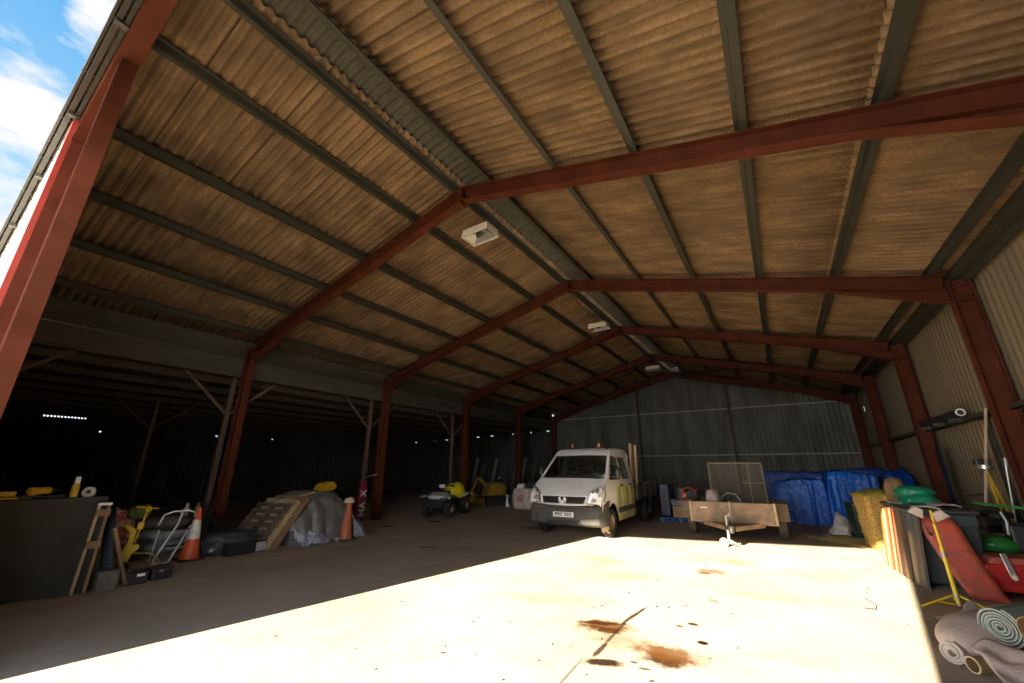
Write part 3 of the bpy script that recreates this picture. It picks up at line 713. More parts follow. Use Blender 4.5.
    for s in (-1, 1):
        MB().box(s * .98 - .02, s * .98 + .02, 3.18, 5.75, .80, 1.16).build('bed_side', M('bed_side', (.15, .145, .12), .6, .2, .4, 6), bd, bevel=.006)
        for y in (3.3, 4.1, 4.9, 5.68): MB().box(s * 1.0 - .025, s * 1.0 + .025, y - .03, y + .03, .80, 1.18).build('bed_stanchion', DKMETAL, bd)
        MB().box(s * .98 - .03, s * .98 + .03, 4.4, 5.72, 1.165, 1.19).build('bed_top_rail', GALV, bd)
        fl = MB(); fl.box(s * .80 - .16, s * .80 + .18, 4.95, 4.97, .18, .72); fl.build('mud_flap', RUBBER, t)
    MB().box(-.98, .98, 5.73, 5.76, .80, 1.16).build('tailboard', DKMETAL, bd)
    MB().box(-.98, .98, 3.16, 3.19, .80, 1.30).build('headboard', DKMETAL, bd)
    for s in (-1, 1):
        wheel(t, (s * .86, .82, .335), .335, .21, RUBBER, M('muddy_rim', (.30, .22, .15), .6, .3, .4, 10), (s, 0, 0), 'front_wheel')
        wheel(t, (s * .84, 4.62, .335), .335, .25, RUBBER, GALV, (s, 0, 0), 'rear_wheel')
    # dried mud caked on the near front tyre
    md = MB(); md.grid(lambda u, v: V((.86 + (v - .5) * .20, .82 - .337 * math.cos((u - .45) * 1.5), .335 + .337 * math.sin((u - .45) * 1.5) - .0)), 10, 5, lambda i, j: nz(i * .5, j * .7, 9) > .3)
    md.build('sunlit_mud', M('tyre_mud', (.45, .33, .22), .9, 0, .4, 14), t, True)
    return t
van = build_van()
# load in the tipper bed
for i, (x, y, lx, h, m_) in enumerate([(-3.98, 12.9, .04, 2.38, TIMBP), (-3.90, 12.92, -.02, 2.25, TIMB), (-3.83, 12.95, .03, 2.32, TIMBP)]):
    tag(MB().bar((x, y, .84), (x + lx, y + .06, h), .07, .07).build('timber_stake', m_, bevel=.006), 'timber stake standing upright behind the van cab, %s of three' % ['left', 'middle', 'right'][i], 'stake', 'stakes in the tipper bed')
tb = MB(); tb.grid(lambda u, v: (-4.9 + 1.0 * u, 13.0 + .9 * v, .84 + (.55 * math.sin(PI * min(1, max(0, u))) ** .5 * math.sin(PI * v) ** .5) + .06 * nz(u * 5, v * 5)), 20, 20)
tag(tb.build('folded_sheet', BLUETD, smooth=True), 'dark blue plastic sheet heaped in the tipper bed behind the cab', 'sheet')

# ---------------------------------------------------------------- flatbed trailer with mesh ramp
def build_trailer():
    t = thing('flatbed_trailer', 'brown steel utility trailer with jockey wheel and raised mesh ramp', 'trailer', (-1.17, 11.30, 0), .05)
    Wd = .87
    MB().box(-Wd, Wd, 0, 2.5, .44, .47).build('bed', MUD, t)
    fp = MB().box(-Wd, Wd, -.03, .0, .42, .83).build('front_panel', MUD, t, bevel=.004)
    MB().tube([(-Wd, -.02, .84), (Wd, -.02, .84)], .022, 8).build('top_rail', MUD, fp, True)
    for x in (-Wd - .01, -.02, Wd + .01): MB().box(x - .025, x + .025, -.06, .005, .40, .87).build('corner_post', FRAMEP, fp, bevel=.004)
    MB().box(-.66, -.50, -.036, -.03, .71, .735).build('reflector', LETTER, fp)
    for s in (-1, 1):
        sp = MB().box(s * Wd - .015, s * Wd + .015, 0, 2.5, .42, .83).build('side_panel', MUD, t, bevel=.004)
        MB().tube([(s * Wd, 0, .84), (s * Wd, 2.5, .84)], .02, 8).build('top_rail', MUD, sp, True)
        # mudguard and wheel
        g = MB(); pr = [(.55, .56), (.62, .80), (.85, .86), (1.25, .86), (1.48, .80), (1.55, .56)]
        for (a, za), (c, zc) in zip(pr, pr[1:]):
            g.add([(s * .89, a, za), (s * 1.16, a, za), (s * 1.16, c, zc), (s * .89, c, zc)], [(0, 1, 2, 3)])
        g.build('mudguard', MUD, t, solid=.012)
        MB().box(s * 1.025 - .135, s * 1.025 + .135, .535, .55, .44, .82).build('mudguard_front', M('mudguard_face', (.17, .12, .075), .7, .1, .3, 6), t, bevel=.004)
        wheel(t, (s * 1.0, 1.05, .31), .31, .19, M('dusty_tyre', (.10, .075, .055), .85, 0, .3, 12, bump=.1), MUD, (s, 0, 0), 'wheel')
    MB().cyl((-.98, 1.05, .31), (.98, 1.05, .31), .03).build('axle', DKMETAL, t, True)
    for y in (.3, 1.0, 1.7, 2.3): MB().box(-Wd, Wd, y - .03, y + .03, .36, .44).build('cross_member', MUD, t)
    # drawbar: two converging rails with a plate between
    for s in (-1, 1):
        MB().bar((s * .62, .1, .38), (s * .05, -.72, .36), .06, .09).build('drawbar_rail', MUD, t)
    pl = MB(); pl.add([(-.60, .02, .42), (.60, .02, .42), (.10, -.55, .30), (-.10, -.55, .30)], [(0, 1, 2, 3)]); pl.build('drawbar_plate', MUD, t, solid=.012)
    MB().bar((0, -.5, .36), (0, -.95, .36), .09, .09).build('coupling_arm', MUD, t)
    h = MB(); h.lathe([(.0, -.06), (.05, -.05), (.06, .0), (.045, .05), (0, .06)], (0, -1.0, .36), (0, 0, 1), 14); h.box(-.04, .04, -1.0, -.85, .36, .44); h.build('hitch_head', DKMETAL, t, True)
    MB().tube([(0, -.86, .44), (.0, -.90, .52), (0, -1.0, .55)], .014, 6).build('brake_lever', BLACKP, t, True)
    # jockey wheel on its stem
    jc = MB(); jc.cyl((-.09, -.72, .20), (-.09, -.72, .60), .03, n=12); st = jc.build('jockey_tube', GALV, t, True)
    MB().cyl((-.09, -.72, .12), (-.09, -.72, .24), .022, n=10).build('jockey_stem', LIGHTC, st, True)
    MB().box(-.14, -.04, -.76, -.68, .34, .42).build('jockey_clamp', DKMETAL, st, bevel=.006)
    MB().tube([(-.09, -.72, .60), (-.09, -.72, .63), (-.02, -.72, .63), (-.02, -.72, .69)], .011, 6).build('jockey_handle', GALV, st, True)
    MB().bar((-.09, -.72, .14), (-.19, -.76, .10), .03, .03).build('jockey_axle', LIGHTC, st)
    MB().tube([(-.06, -.72, .13), (.02, -.74, .075), (.09, -.75, .07)], .014, 8).build('jockey_fork', LIGHTC, st, True)
    wheel(t, (-.19, -.79, .092), .092, .07, M('pale_tyre', (.30, .26, .22), .7, 0, .2, 9), LIGHTC, (.35, -1, 0), 'jockey_wheel')
    # mesh ramp standing up at the far end
    y0, z0, y1, z1 = 1.92, .50, 2.05, 1.77
    f = MB(); f.tube([(-.53, y0, z0), (-.53, y1, z1), (.80, y1, z1), (.80, y0, z0)], .024, 8); rf = f.build('ramp_frame', FRAMEP, t, True)
    MB().tube([(.46, y0, z0), (.46, y1, z1)], .016, 8).build('ramp_bar', FRAMEP, rf, True)
    MB().tube([(.26, (y0 + y1) / 2, 1.24), (.80, (y0 + y1) / 2, 1.24)], .014, 8).build('ramp_bar', FRAMEP, rf, True)
    me = MB()
    nw = 44
    for i in range(1, nw):
        x = -.53 + 1.33 * i / nw; me.bar((x, y0, z0), (x, y1, z1),   .007, .007)
    for i in range(1, nw):
        v = i / nw; me.bar((-.53, y0 + (y1 - y0) * v, z0 + (z1 - z0) * v), (.80, y0 + (y1 - y0) * v, z0 + (z1 - z0) * v), .006, .006)
    me.build('ramp_mesh', MESHM, rf)
    return t
build_trailer()
# things lying in the trailer
def sack(name, c, rx, ry, rz, mat, label, cat, group=None, seed=0, flat=.35, parent=None, rot=0):
    m = MB()
    def bend(q):
        n = V((q.x / rx, q.y / ry, q.z / rz)); n = V([math.copysign(abs(k) ** .72, k) for k in n])
        d = 1 + .16 * nz(n.x * 1.3 + seed, n.y * 1.3, n.z * 1.3) + .09 * nz(n.x * 3.5 + seed, n.y * 3.5, n.z * 3.5) - .06 * abs(nz(n.x * 2.2, n.y * 2.2 + seed, n.z * 4))
        q = V((n.x * rx * d, n.y * ry * d, n.z * rz * d)) * .93
        if q.z < -rz * (1 - flat): q.z = -rz * (1 - flat)
        if rot: q = Matrix.Rotation(rot, 3, 'Z') @ q
        return q
    m.ball((c[0], c[1], c[2] + rz * (1 - flat)), rx, ry, rz, 40, 26, bend)
    o = m.build(name, mat, parent, True)
    if parent is None: tag(o, label, cat, group)
    return o
sack('feed_sack', (-1.66, 12.3, .47), .19, .28, .40, SACKW, 'pale woven sack slumped in the front left of the trailer', 'sack', seed=3)
def orange_saw():
    t = thing('orange_disc_cutter', 'orange red petrol disc cutter standing at the trailer front left', 'power tool', (-2.42, 13.3, .68), .2)
    MB().box(-.18, .18, -.12, .14, .05, .28).build('engine_body', M('cutter_orange', (.62, .10, .03), .4, 0, .2, 8), t, bevel=.03)
    MB().tube([(-.2, 0, .06), (-.17, -.02, .34), (.0, -.02, .42), (.17, -.02, .32), (.22, 0, .06)], .02, 8).build('handle', M('cutter_handle', (.55, .09, .03), .4, 0, .2, 8), t, True)
    MB().lathe([(0, -.02), (.16, -.02), (.16, .02), (0, .02)], (.05, -.22, .17), (0, 1, .1), 24).build('blade_guard', DKMETAL, t, True)
    MB().box(.18, .28, -.08, .08, .0, .12).build('foot', BLACKP, t, bevel=.01)
    MB().box(-.06, .06, -.135, -.12, .17, .23).build('maker_patch', LETTER, t)
orange_saw()
def red_rig():
    t = thing('plate_compactor', 'red framed compactor with dark engine by the blue pallet', 'machine', (-2.05, 13.35, .68), 0)
    MB().box(-.16, .16, -.14, .14, .0, .18).build('engine', DKMETAL, t, bevel=.02)
    for s in (-1, 1): MB().tube([(s * .20, -.12, 0), (s * .15, -.1, .36), (s * .10, .1, .4)], .018, 8).build('frame_bar', REDM, t, True)
    MB().cyl((.14, -.16, .06), (.14, -.16, .20), .035, n=12).build('white_canister', LIGHTC, t, True)
red_rig()
tag(MB().box(-1.35, -.95, 12.55, 12.95, .475, .80).box(-1.30, -1.0, 12.6, 12.9, .80, .86).build('steel_toolbox', M('olive_box', (.10, .10, .06), .7, 0, .3, 6), bevel=.02), 'olive brown box in the trailer behind the front panel', 'box')
tag(MB().tube([(-1.45, 12.2, .9), (-1.3, 12.22, 1.02), (-1.12, 12.2, 1.0), (-1.02, 12.2, .86), (-1.0, 12.2, .52)], .016, 8).tube([(-1.45, 12.2, .9), (-1.45, 12.2, .52)], .016, 8).build('bent_pipe', GALV, smooth=True), 'bent grey pipe curving up out of the trailer bed', 'pipe')
sack('leaf_sack', (-.48, 11.85, .475), .24, .22, .24, MOSS, 'green brown bag in the front right corner of the trailer', 'sack', seed=9)
sack('rubble_sack', (-.95, 12.05, .475), .30, .22, .21, M('dusty_sack', (.22, .2, .18), .8, 0, .3, 8), 'dusty grey sack in the middle of the trailer bed', 'sack', seed=14)

# blue pallet with a wrapped stack and a carton
def pallet(name, label, loc, rz, mat, w=1.2, d=1.0, group=None):
    t = thing(name, label, 'pallet', loc, rz, group)
    for i in range(7):
        x = -w / 2 + .05 + (w - .10) * i / 6
        MB().box(x - .05, x + .05, -d / 2, d / 2, .122, .144).build('top_board', mat, t)
    for y in (-d / 2 + .05, 0, d / 2 - .05):
        MB().box(-w / 2, w / 2, y - .05, y + .05, .10, .122).build('stringer', mat, t)
        for x in (-w / 2 + .07, 0, w / 2 - .07): MB().box(x - .07, x + .07, y - .05, y + .05, .022, .10).build('block', mat, t)
        MB().box(-w / 2, w / 2, y - .05, y + .05, 0, .022).build('bottom_board', mat, t)
    return t
pallet('wooden_pallet', 'blue painted pallet on the floor beside the trailer', (-2.95, 14.75, 0), .05, BLUEPL, 1.25)
b = MB(); b.box(-3.16, -2.60, 14.30, 14.75, .146, .52)
t = thing('cardboard_carton', 'brown cardboard carton on the blue pallet', 'box', (-2.86, 14.52, .146))
MB().box(-.29, .29, -.22, .22, 0, .33).build('carton_body', CARDB, t, bevel=.004)
for s in (-1, 1): MB().add([(-.29, s * .22, .33), (.29, s * .22, .33), (.29, s * .01, .345), (-.29, s * .01, .345)], [(0, 1, 2, 3)]).build('carton_flap', CARDB, t, solid=.006)
tag(MB().box(-3.17, -2.55, 14.28, 14.76, .50, .66).box(-3.19, -2.53, 14.26, 14.78, .63, .67).build('plastic_tray', M('grey_tray', (.17, .15, .16), .5, 0, .3, 6), bevel=.012), 'grey plastic tray on top of the cardboard carton', 'tray')
tag(MB().box(-3.55, -3.22, 14.35, 15.05, .146, 1.16).build('wrapped_stack', NAVY, bevel=.05), 'tall navy plastic-wrapped stack on the blue pallet by the tipper', 'wrapped goods')
tag(MB().cyl((-3.0, 15.1, .146), (-3.0, 15.1, 1.02), .24, n=20).lathe([(.245, 0), (.25, .02), (.245, .04)], (-3.0, 15.1, .6), (0, 0, 1), 20).build('oil_drum', M('dark_drum', (.05, .05, .045), .5, .2, .3, 6), smooth=True), 'dark drum standing behind the carton on the blue pallet', 'drum')

# ---------------------------------------------------------------- blue tarpaulin heaps
def heap(name, x0, x1, y0, y1, hf, mat, nx=70, ny=60, edge=.12, fold=.05, seed=0):
    m = MB()
    def fn(u, v):
        a = min(u, 1 - u) * (x1 - x0); c = min(v, 1 - v) * (y1 - y0)
        x = x0 + (x1 - x0) * u; y = y0 + (y1 - y0) * v
        e = min(a, c) / edge; top = hf(x, y)
        k = min(1, e); prof = math.sqrt(max(0, 1 - (1 - k) ** 2))
        z = top * prof
        # vertical folds on the sides, soft creases on top
        f = nz(x * 5 + seed, y * 5, 0) * fold * (1.0 - .5 * k) + .5 * fold * nz(x * 11, y * 11, seed) - .55 * fold * abs(nz(x * 6.5 + z * 3, y * 6.5, seed + 3))
        cx, cy = (x0 + x1) / 2, (y0 + y1) / 2
        dx, dy = (x - cx) / (x1 - x0), (y - cy) / (y1 - y0); dl = math.hypot(dx, dy) + 1e-6
        side = 1 - .6 * k
        return (x + dx / dl * f * 1.3 * side, y + dy / dl * f * 1.3 * side, max(0.003, z + (f * .9 if k > .3 else 0) * (z > .05)))
    # spacing crowded near the edges
    def g(u, n=1): return u
    m.grid(lambda u, v: fn(.5 - .5 * math.copysign(abs(1 - 2 * u) ** .6, 1 - 2 * u), .5 - .5 * math.copysign(abs(1 - 2 * v) ** .6, 1 - 2 * v)), nx, ny)
    return m.build(name, mat, None, True, angle=80)
o = heap('tarpaulin_heap', -.42, 1.05, 15.85, 17.2, lambda x, y: 1.22 + .10 * math.sin((x + .2) * 2.2) + .06 * nz(x * 2, y * 2, 4), BLUET, seed=1)
tag(o, 'bright blue tarpaulin draped over a box-shaped load right of the trailer', 'tarpaulin', 'blue tarpaulins')
o = heap('tarpaulin_heap', 1.0, 2.25, 15.3, 17.6, lambda x, y: 1.42 + .14 * math.sin((x - .5) * 1.9) - .3 * max(0, .9 - x) + .08 * nz(x * 2, y * 2, 8), BLUET, seed=5, fold=.07)
tag(o, 'blue tarpaulin pile rising behind the straw bale', 'tarpaulin', 'blue tarpaulins')
o = heap('tarpaulin_heap', -.7, 2.9, 18.0, 20.2, lambda x, y: 1.52 + .08 * nz(x * 2, y * 2, 2) + .1 * (x > 1.8), BLUETD, seed=9, fold=.06)
tag(o, 'dark blue tarpaulin over the long rear stack by the back right corner', 'tarpaulin', 'blue tarpaulins')
sack('blue_bundle', (2.75, 16.5, 0), .45, .5, .85, BLUETD, 'dark blue wrapped bundle against the right wall behind the bale', 'bundle', seed=5, flat=.05)
# crumpled pale sheet on the floor
m = MB(); m.grid(lambda u, v: (.70 + .62 * u + .12 * v + .05 * nz(u * 4, v * 4), 13.75 + .60 * v, .03 + max(0, .48 * math.sin(PI * min(1, u * 1.25)) * (v ** .7) + .10 * nz(u * 5, v * 5, 1))), 24, 20)
tag(m.build('crumpled_sheet', PAPER, smooth=True, angle=30, solid=.004), 'off-white crumpled sheet lying on the floor in front of the blue tarpaulin', 'sheet')
t = thing('wheeled_bin', 'dark green wheeled bin standing behind the straw bale', 'bin', (1.42, 13.6, 0), .3)
b = MB(); b.add([(-.17, -.17, .05), (.17, -.17, .05), (.17, .17, .05), (-.17, .17, .05), (-.2, -.2, .78), (.2, -.2, .78), (.2, .2, .78), (-.2, .2, .78)], [(0, 3, 2, 1), (4, 5, 6, 7), (0, 1, 5, 4), (1, 2, 6, 5), (2, 3, 7, 6), (3, 0, 4, 7)])
b.build('bin_body', M('bin_green', (.012, .05, .025), .45, 0, .3, 6), t, bevel=.015)
MB().box(-.22, .22, -.22, .22, .78, .82).build('lid', BLACKP, t, bevel=.012)
for s in (-1, 1): MB().cyl((s * .15, .17, .07), (s * .19, .17, .07), .07, n=14).build('wheel', RUBBER, t, True)

# ---------------------------------------------------------------- straw bale and loose straw
def bale():
    t = thing('straw_bale', 'tall golden straw bale with yellow wrap on top, lit at its foot', 'straw bale', (1.66, 12.02, 0), .22)
    m = MB()
    def fn(u, v):
        a = u * 2 * PI; c, s_ = math.cos(a), math.sin(a)
        r = 1 / max(abs(c), abs(s_)) ; r = min(r, 1.28)
        z = 1.10 * v; k = 1 - .10 * max(0, (v - .85) / .15) ** 2
        w = 1 + .06 * nz(c * 2.2, s_ * 2.2, z * 3) + .05 * nz(c * 14, s_ * 14, z * 11)
        return (.345 * r * c * w * k - .04 * v, .34 * r * s_ * w * k, z)
    m.grid(fn, 120, 60)
    m.build('bale_body', STRAW, t, True, angle=80)
    tp = MB(); tp.grid(lambda u, v: (((u - .5) * .74) - .04, (v - .5) * .72, 1.06 + .14 * (math.sin(PI * u) * math.sin(PI * v)) ** .4 + .02 * nz(u * 6, v * 6)), 20, 20)
    w = tp.build('top_wrap', NETY, t, True, solid=.01)
    MB().tube([(.0, -.24, 1.17), (.06, -.26, 1.21), (.13, -.24, 1.21), (.16, -.19, 1.17)], .02, 8).build('wrap_loop', BLACKP, w, True)
    st = MB()
    for i in range(1500):
        a = rnd.random() * 2 * PI; z = rnd.random() * 1.06; c, s_ = math.cos(a), math.sin(a); r = min(1 / max(abs(c), abs(s_)), 1.28) * 1.01
        p = V((.345 * r * c - .04 * z / 1.1, .34 * r * s_, z)); d = V((rnd.uniform(-1, 1), rnd.uniform(-1, 1), rnd.uniform(-1, .6))).normalized() * rnd.uniform(.03, .09)
        n_ = V((c, s_, .2)) * rnd.uniform(.005, .03)
        st.bar(p, p + d * .5 + n_, .004, .003)
    o = st.build('straw_strands', STRAWF, t); o['kind'] = 'stuff'
bale()
st = MB()
for i in range(1300):
    a = rnd.gauss(0, 1); c = rnd.gauss(0, 1)
    x, y = 1.0 + a * .28, 12.75 + c * .35 - a * .1
    d = rnd.random() * PI; L = rnd.uniform(.04, .13); z = .004 + rnd.random() * .05 * max(0, 1 - abs(a) * .5)
    st.bar((x, y, z), (x + L * math.cos(d), y + L * math.sin(d), z + rnd.uniform(-.003, .03)), .005, .003)
tag(st.build('loose_straw', STRAWF), 'loose straw scattered on the floor left of the bale', 'straw', kind='stuff')

# ---------------------------------------------------------------- big dark bin with boards leaning on it
def skipbin():
    t = thing('storage_bin', 'large dark plastic bin with flat lid behind the red panel', 'bin', (1.82, 9.45, 0), .0)
    b = MB(); b.add([(-.33, -.80, .06), (.30, -.80, .06), (.30, .80, .06), (-.33, .80, .06), (-.38, -.86, 1.0), (.35, -.86, 1.0), (.35, .86, 1.0), (-.38, .86, 1.0)],
                    [(0, 3, 2, 1), (4, 5, 6, 7), (0, 1, 5, 4), (1, 2, 6, 5), (2, 3, 7, 6), (3, 0, 4, 7)])
    b.build('bin_body', BINM, t, bevel=.02)
    MB().box(-.41, .38, -.90, .90, 1.0, 1.05).build('lid', M('bin_lid', (.05, .055, .058), .5, 0, .3, 6), t, bevel=.02)
    MB().box(-.37, .34, -.875, -.86, .84, .98).build('rim_band', M('bin_band', (.05, .07, .085), .5, 0, .3, 6), t, bevel=.01)
    for x in (-.26, .24):
        for y in (-.6, .6): MB().lathe([(0, -.02), (.06, -.02), (.06, .02), (0, .02)], (x, y, .06), (1, 0, 0), 14).build('castor', RUBBER, t, True)
skipbin()
# boards leaning along its aisle side (from the far end to the near end)
bl = [(10.30, 10.20, .0, .60, ALU, 'silver edged strip leaning lowest at the far end of the boards', .03),
      (10.16, 9.92, .0, .95, CREAM, 'cream yellow board leaning on the dark bin, next to the silver strip', .03),
      (9.90, 9.86, .0, .98, REDTRIM, 'narrow red batten between the cream and the orange board', .035),
      (9.84, 9.62, .0, .98, M('pale_orange_board', (.45, .17, .06), .55, 0, .2, 5), 'pale orange board leaning on the dark bin', .03),
      (9.60, 9.44, .0, 1.0, ORB, 'deep orange board leaning on the dark bin', .035),
      (9.42, 9.12, .0, 1.03, BRNB, 'wide dark brown board leaning on the dark bin', .04),
      (9.10, 8.94, .0, 1.03, M('black_brown_board', (.05, .03, .02), .6, 0, .3, 5), 'blackish board between the brown and the tan board', .04),
      (8.92, 8.70, .0, 1.05, TANB, 'tan weathered board leaning on the dark bin', .035),
      (8.68, 8.40, .0, 1.06, M('grey_brown_board', (.085, .07, .055), .65, 0, .3, 5), 'dull grey brown board, nearest of the leaning row', .04)]
for (ya, yb, z0, z1, m_, lab, th) in bl:
    x0 = 1.27 + (10.28 - ya) * .10; x1 = x0 + .10
    o = MB(); o.obox(((x0 + x1) / 2, (ya + yb) / 2, (z0 + z1) / 2), ((x1 - x0) / 2, 0, (z1 - z0) / 2), (0, (ya - yb) / 2, 0), (th / 2, 0, -th / 2 * (x1 - x0) / (z1 - z0)))
    zmin = min(v[2] for v in o.v); o.v = [(a, c, d - min(0, zmin)) for a, c, d in o.v]
    tag(o.build('leaning_board', m_, bevel=.006), lab, 'board', 'boards leaning on the dark bin')
# red panel leaning on the bin's near end
def redpanel():
    m = MB()
    q = [(1.50, 8.52, .95), (1.53, 8.515, .965), (1.88, 8.50, .965), (1.92, 8.50, .945), (2.12, 8.16, .015), (1.78, 8.20, .015)]
    a = [V(p) for p in q]
    nrm = (a[2] - a[4]).cross(a[5] - a[4]).normalized()
    # gentle bow along the length
    rows = 10; vs = []
    Lf = [a[0].lerp(a[5], i / rows) for i in range(rows + 1)]; Rt = [a[3].lerp(a[4], i / rows) for i in range(rows + 1)]
    cols = 6
    for i in range(rows + 1):
        for k in range(cols + 1):
            p = Lf[i].lerp(Rt[i], k / cols); w = math.sin(PI * i / rows) * .05
            if i == 0 and k in (0, cols): p = p + (Rt[0] - Lf[0]).normalized() * (.035 if k == 0 else -.035)
            vs.append(p + V((-.25, .9, -.15)) * w)
    m.add(vs, [(i * (cols + 1) + k, i * (cols + 1) + k + 1, (i + 1) * (cols + 1) + k + 1, (i + 1) * (cols + 1) + k) for i in range(rows) for k in range(cols)])
    t = thing('red_tailgate', 'scuffed red metal tailgate leaning against the front of the dark bin', 'tailgate', (0, 0, 0))
    m.build('panel', REDP, t, True, solid=.02)
    MB().tube([(1.585, 8.43, .83), (1.60, 8.42, .74)], .008, 6).lathe([(0, -.02), (.02, -.01), (.022, .01), (0, .02)], (1.61, 8.415, .73), (0, 0, 1), 10).build('latch', BLACKP, t)
redpanel()
# things on the lid
sack('green_bag', (1.83, 9.75, 1.05), .26, .22, .10, GREENP, 'lower green plastic bag on the dark bin lid', 'bag', 'green bags', seed=2)
sack('green_bag', (1.80, 9.72, 1.18), .25, .20, .10, GREENP, 'upper green plastic bag on the dark bin lid', 'bag', 'green bags', seed=8)
sack('brown_sack', (1.66, 10.2, 1.05), .16, .15, .26, M('hessian', (.20, .13, .06), .9, 0, .3, 20, bump=.3), 'brown hessian sack behind the green bags', 'sack', seed=6) 
m = MB(); m.grid(lambda u, v: (1.86 + .30 * u, 9.05 + .5 * v, 1.062 + .03 * max(0, nz(u * 3, v * 3, 6)) + .03 * math.sin(PI * u)), 12, 12)
tag(m.build('folded_paper', PINKS, smooth=True, solid=.012), 'pinkish white folded sheet on the right of the bin lid', 'sheet')
for i, (pts, lab) in enumerate([([(1.46, 9.9), (1.62, 9.7), (1.60, 9.6), (1.43, 9.78)], 'beige offcut board on the far left edge of the bin lid'), ([(1.5, 9.3), (1.75, 9.25), (1.78, 9.05), (1.52, 9.08)], 'brown offcut lying flat on the bin lid')]):
    tag(MB().prism(pts, 1.052, 1.072, 'z').build('board_offcut', [SACKW, TIMBD][i], bevel=.004), lab, 'offcut')

# ---------------------------------------------------------------- yellow folding tripod with twin lamp heads
def tripod():
    t = thing('work_light_tripod', 'yellow tripod stand with two beige lamp heads in front of the red panel', 'work light', (1.53, 7.62, 0))
    top = V((-.005, .02, 1.10)); hub = V((.0, .0, .135))
    MB().cyl((0, 0, .04), hub.lerp(top, .55), .022, n=12).build('lower_tube', YEL, t, True)
    MB().cyl(hub.lerp(top, .5), top, .016, n=12).build('upper_tube', YEL, t, True)
    MB().cyl(hub.lerp(top, .44), hub.lerp(top, .50), .030, n=12).build('clamp', GALV, t, True)
    MB().cyl((0, 0, .115), (0, 0, .155), .034, n=12).build('leg_collar', GALV, t, True)
    MB().cyl((0, 0, .03), (0, 0, .055), .030, n=12).build('brace_collar', GALV, t, True)
    for a in (3.55, -.65, 1.45):
        d = V((math.cos(a), math.sin(a), 0))
        MB().tube([d * .03 + V((0, 0, .14)), d * .40 + V((0, 0, .012))], .013, 8).build('leg', YEL, t, True)
        MB().tube([d * .03 + V((0, 0, .04)), d * .22 + V((0, 0, .07))], .009, 8).build('leg_brace', YEL, t, True)
    MB().tube([top + V((-.17, .03, .03)), top + V((-.02, 0, .05)), top + V((.10, -.02, .02))], .014, 8).build('cross_bar', GALV, t, True)
    for (c, a) in ((top + V((-.13, .02, -.02)), .5), (top + V((.07, -.02, -.05)), -.5)):
        h = MB(); Rm = Matrix.Rotation(a, 3, 'Y')
        vs = [V((sx * w, sy * .035, z)) for z, w in ((.05, .045), (-.055, .08)) for sx, sy in ((-1, -1), (1, -1), (1, 1), (-1, 1))]
        h.add([c + Rm @ q for q in vs], [(0, 1, 2, 3), (4, 7, 6, 5), (0, 4, 5, 1), (1, 5, 6, 2), (2, 6, 7, 3), (3, 7, 4, 0)])
        h.build('lamp_head', SACKW, t, bevel=.012)
    MB().tube([top + V((-.02, -.01, .0)), top + V((-.03, -.03, -.12)), top + V((.01, -.03, -.17))], .006, 6).build('cable', BLACKP, t, True)
tripod()

# ---------------------------------------------------------------- machines at the right wall
def mower():
    t = thing('red_mower', 'red ride-on mower deck with grey lever and black engine by the right wall', 'mower', (2.56, 8.78, 0), .08)
    MB().prism([(-.55, .10), (-.62, .30), (-.55, .42), (.60, .46), (.64, .34), (.60, .10)], -.38, .12, 'y').build('deck', REDM, t, bevel=.03)
    MB().prism([(-.50, .42), (-.45, .50), (.57, .52), (.59, .42)], -.36, .10, 'y').build('deck_cover', M('worn_red', (.50, .12, .09), .6, 0, .4, 8), t, bevel=.02)
    l_ = MB().bar((-.33, -.42, .30), (-.36, -.40, .56), .06, .02, (0, -1, 0)).build('lever', ALU, t, bevel=.006)
    MB().ball((-.33, -.44, .29), .035, .03, .035, 12, 8).build('lever_knob', LIGHTC, l_, True)
    MB().box(.22, .56, -.25, .08, .51, .74).build('engine', BLACKP, t, bevel=.03)
    MB().lathe([(0, 0), (.15, 0), (.16, .05), (.12, .09), (0, .1)], (.39, -.08, .74), (0, 0, 1), 20).build('engine_cowl', DKMETAL, t, True)
    wheel(t, (.30, -.46, .14), .14, .09, RUBBER, BLACKP, (0, 1, 0), 'wheel')
    wheel(t, (-.42, .18, .14), .14, .09, RUBBER, BLACKP, (0, 1, 0), 'wheel')
    MB().tube([(.60, -.2, .5), (.58, -.15, .90), (.56, -.06, .98), (.58, .04, .90), (.60, .08, .5)], .016, 8).build('handle', BLACKP, t, True)
mower()
def green_unit():
    t = thing('green_generator', 'green bodied petrol unit behind the red mower deck', 'machine', (2.58, 9.28, 0), -.1)
    MB().box(-.34, .30, -.22, .25, .14, .50).build('base_frame', DKMETAL, t, bevel=.02)
    g = MB(); g.ball((-.16, -.10, .57), .27, .20, .13, 18, 10); g.build('green_tank', GREENM, t, True)
    MB().cyl((-.2, -.1, .74), (-.2, -.1, .80), .04, n=14).build('filler_cap', BLACKP, t, True)
    MB().box(.02, .28, -.2, .2, .5, .86).build('engine_block', BLACKP, t, bevel=.03)
    MB().lathe([(0, 0), (.17, 0), (.18, .06), (.1, .1), (0, .1)], (-.02, .05, .93), (0, 0, 1), 18).build('air_filter', DKMETAL, t, True)
    MB().tube([(.0, -.18, .72), (.02, -.2, .9), (.0, -.16, 1.02)], .02, 8).build('exhaust', GALV, t, True)
    for s in (-1, 1): MB().lathe([(0, -.03), (.14, -.03), (.14, .03), (0, .03)], (s * .28, 0, .14), (1, 0, 0), 18).build('wheel', RUBBER, t, True)
    MB().tube([(-.34, .2, .45), (-.4, .25, 1.0), (-.34, .0, 1.06), (-.3, -.2, 1.0)], .014, 8).build('handle', BLACKP, t, True)
green_unit()
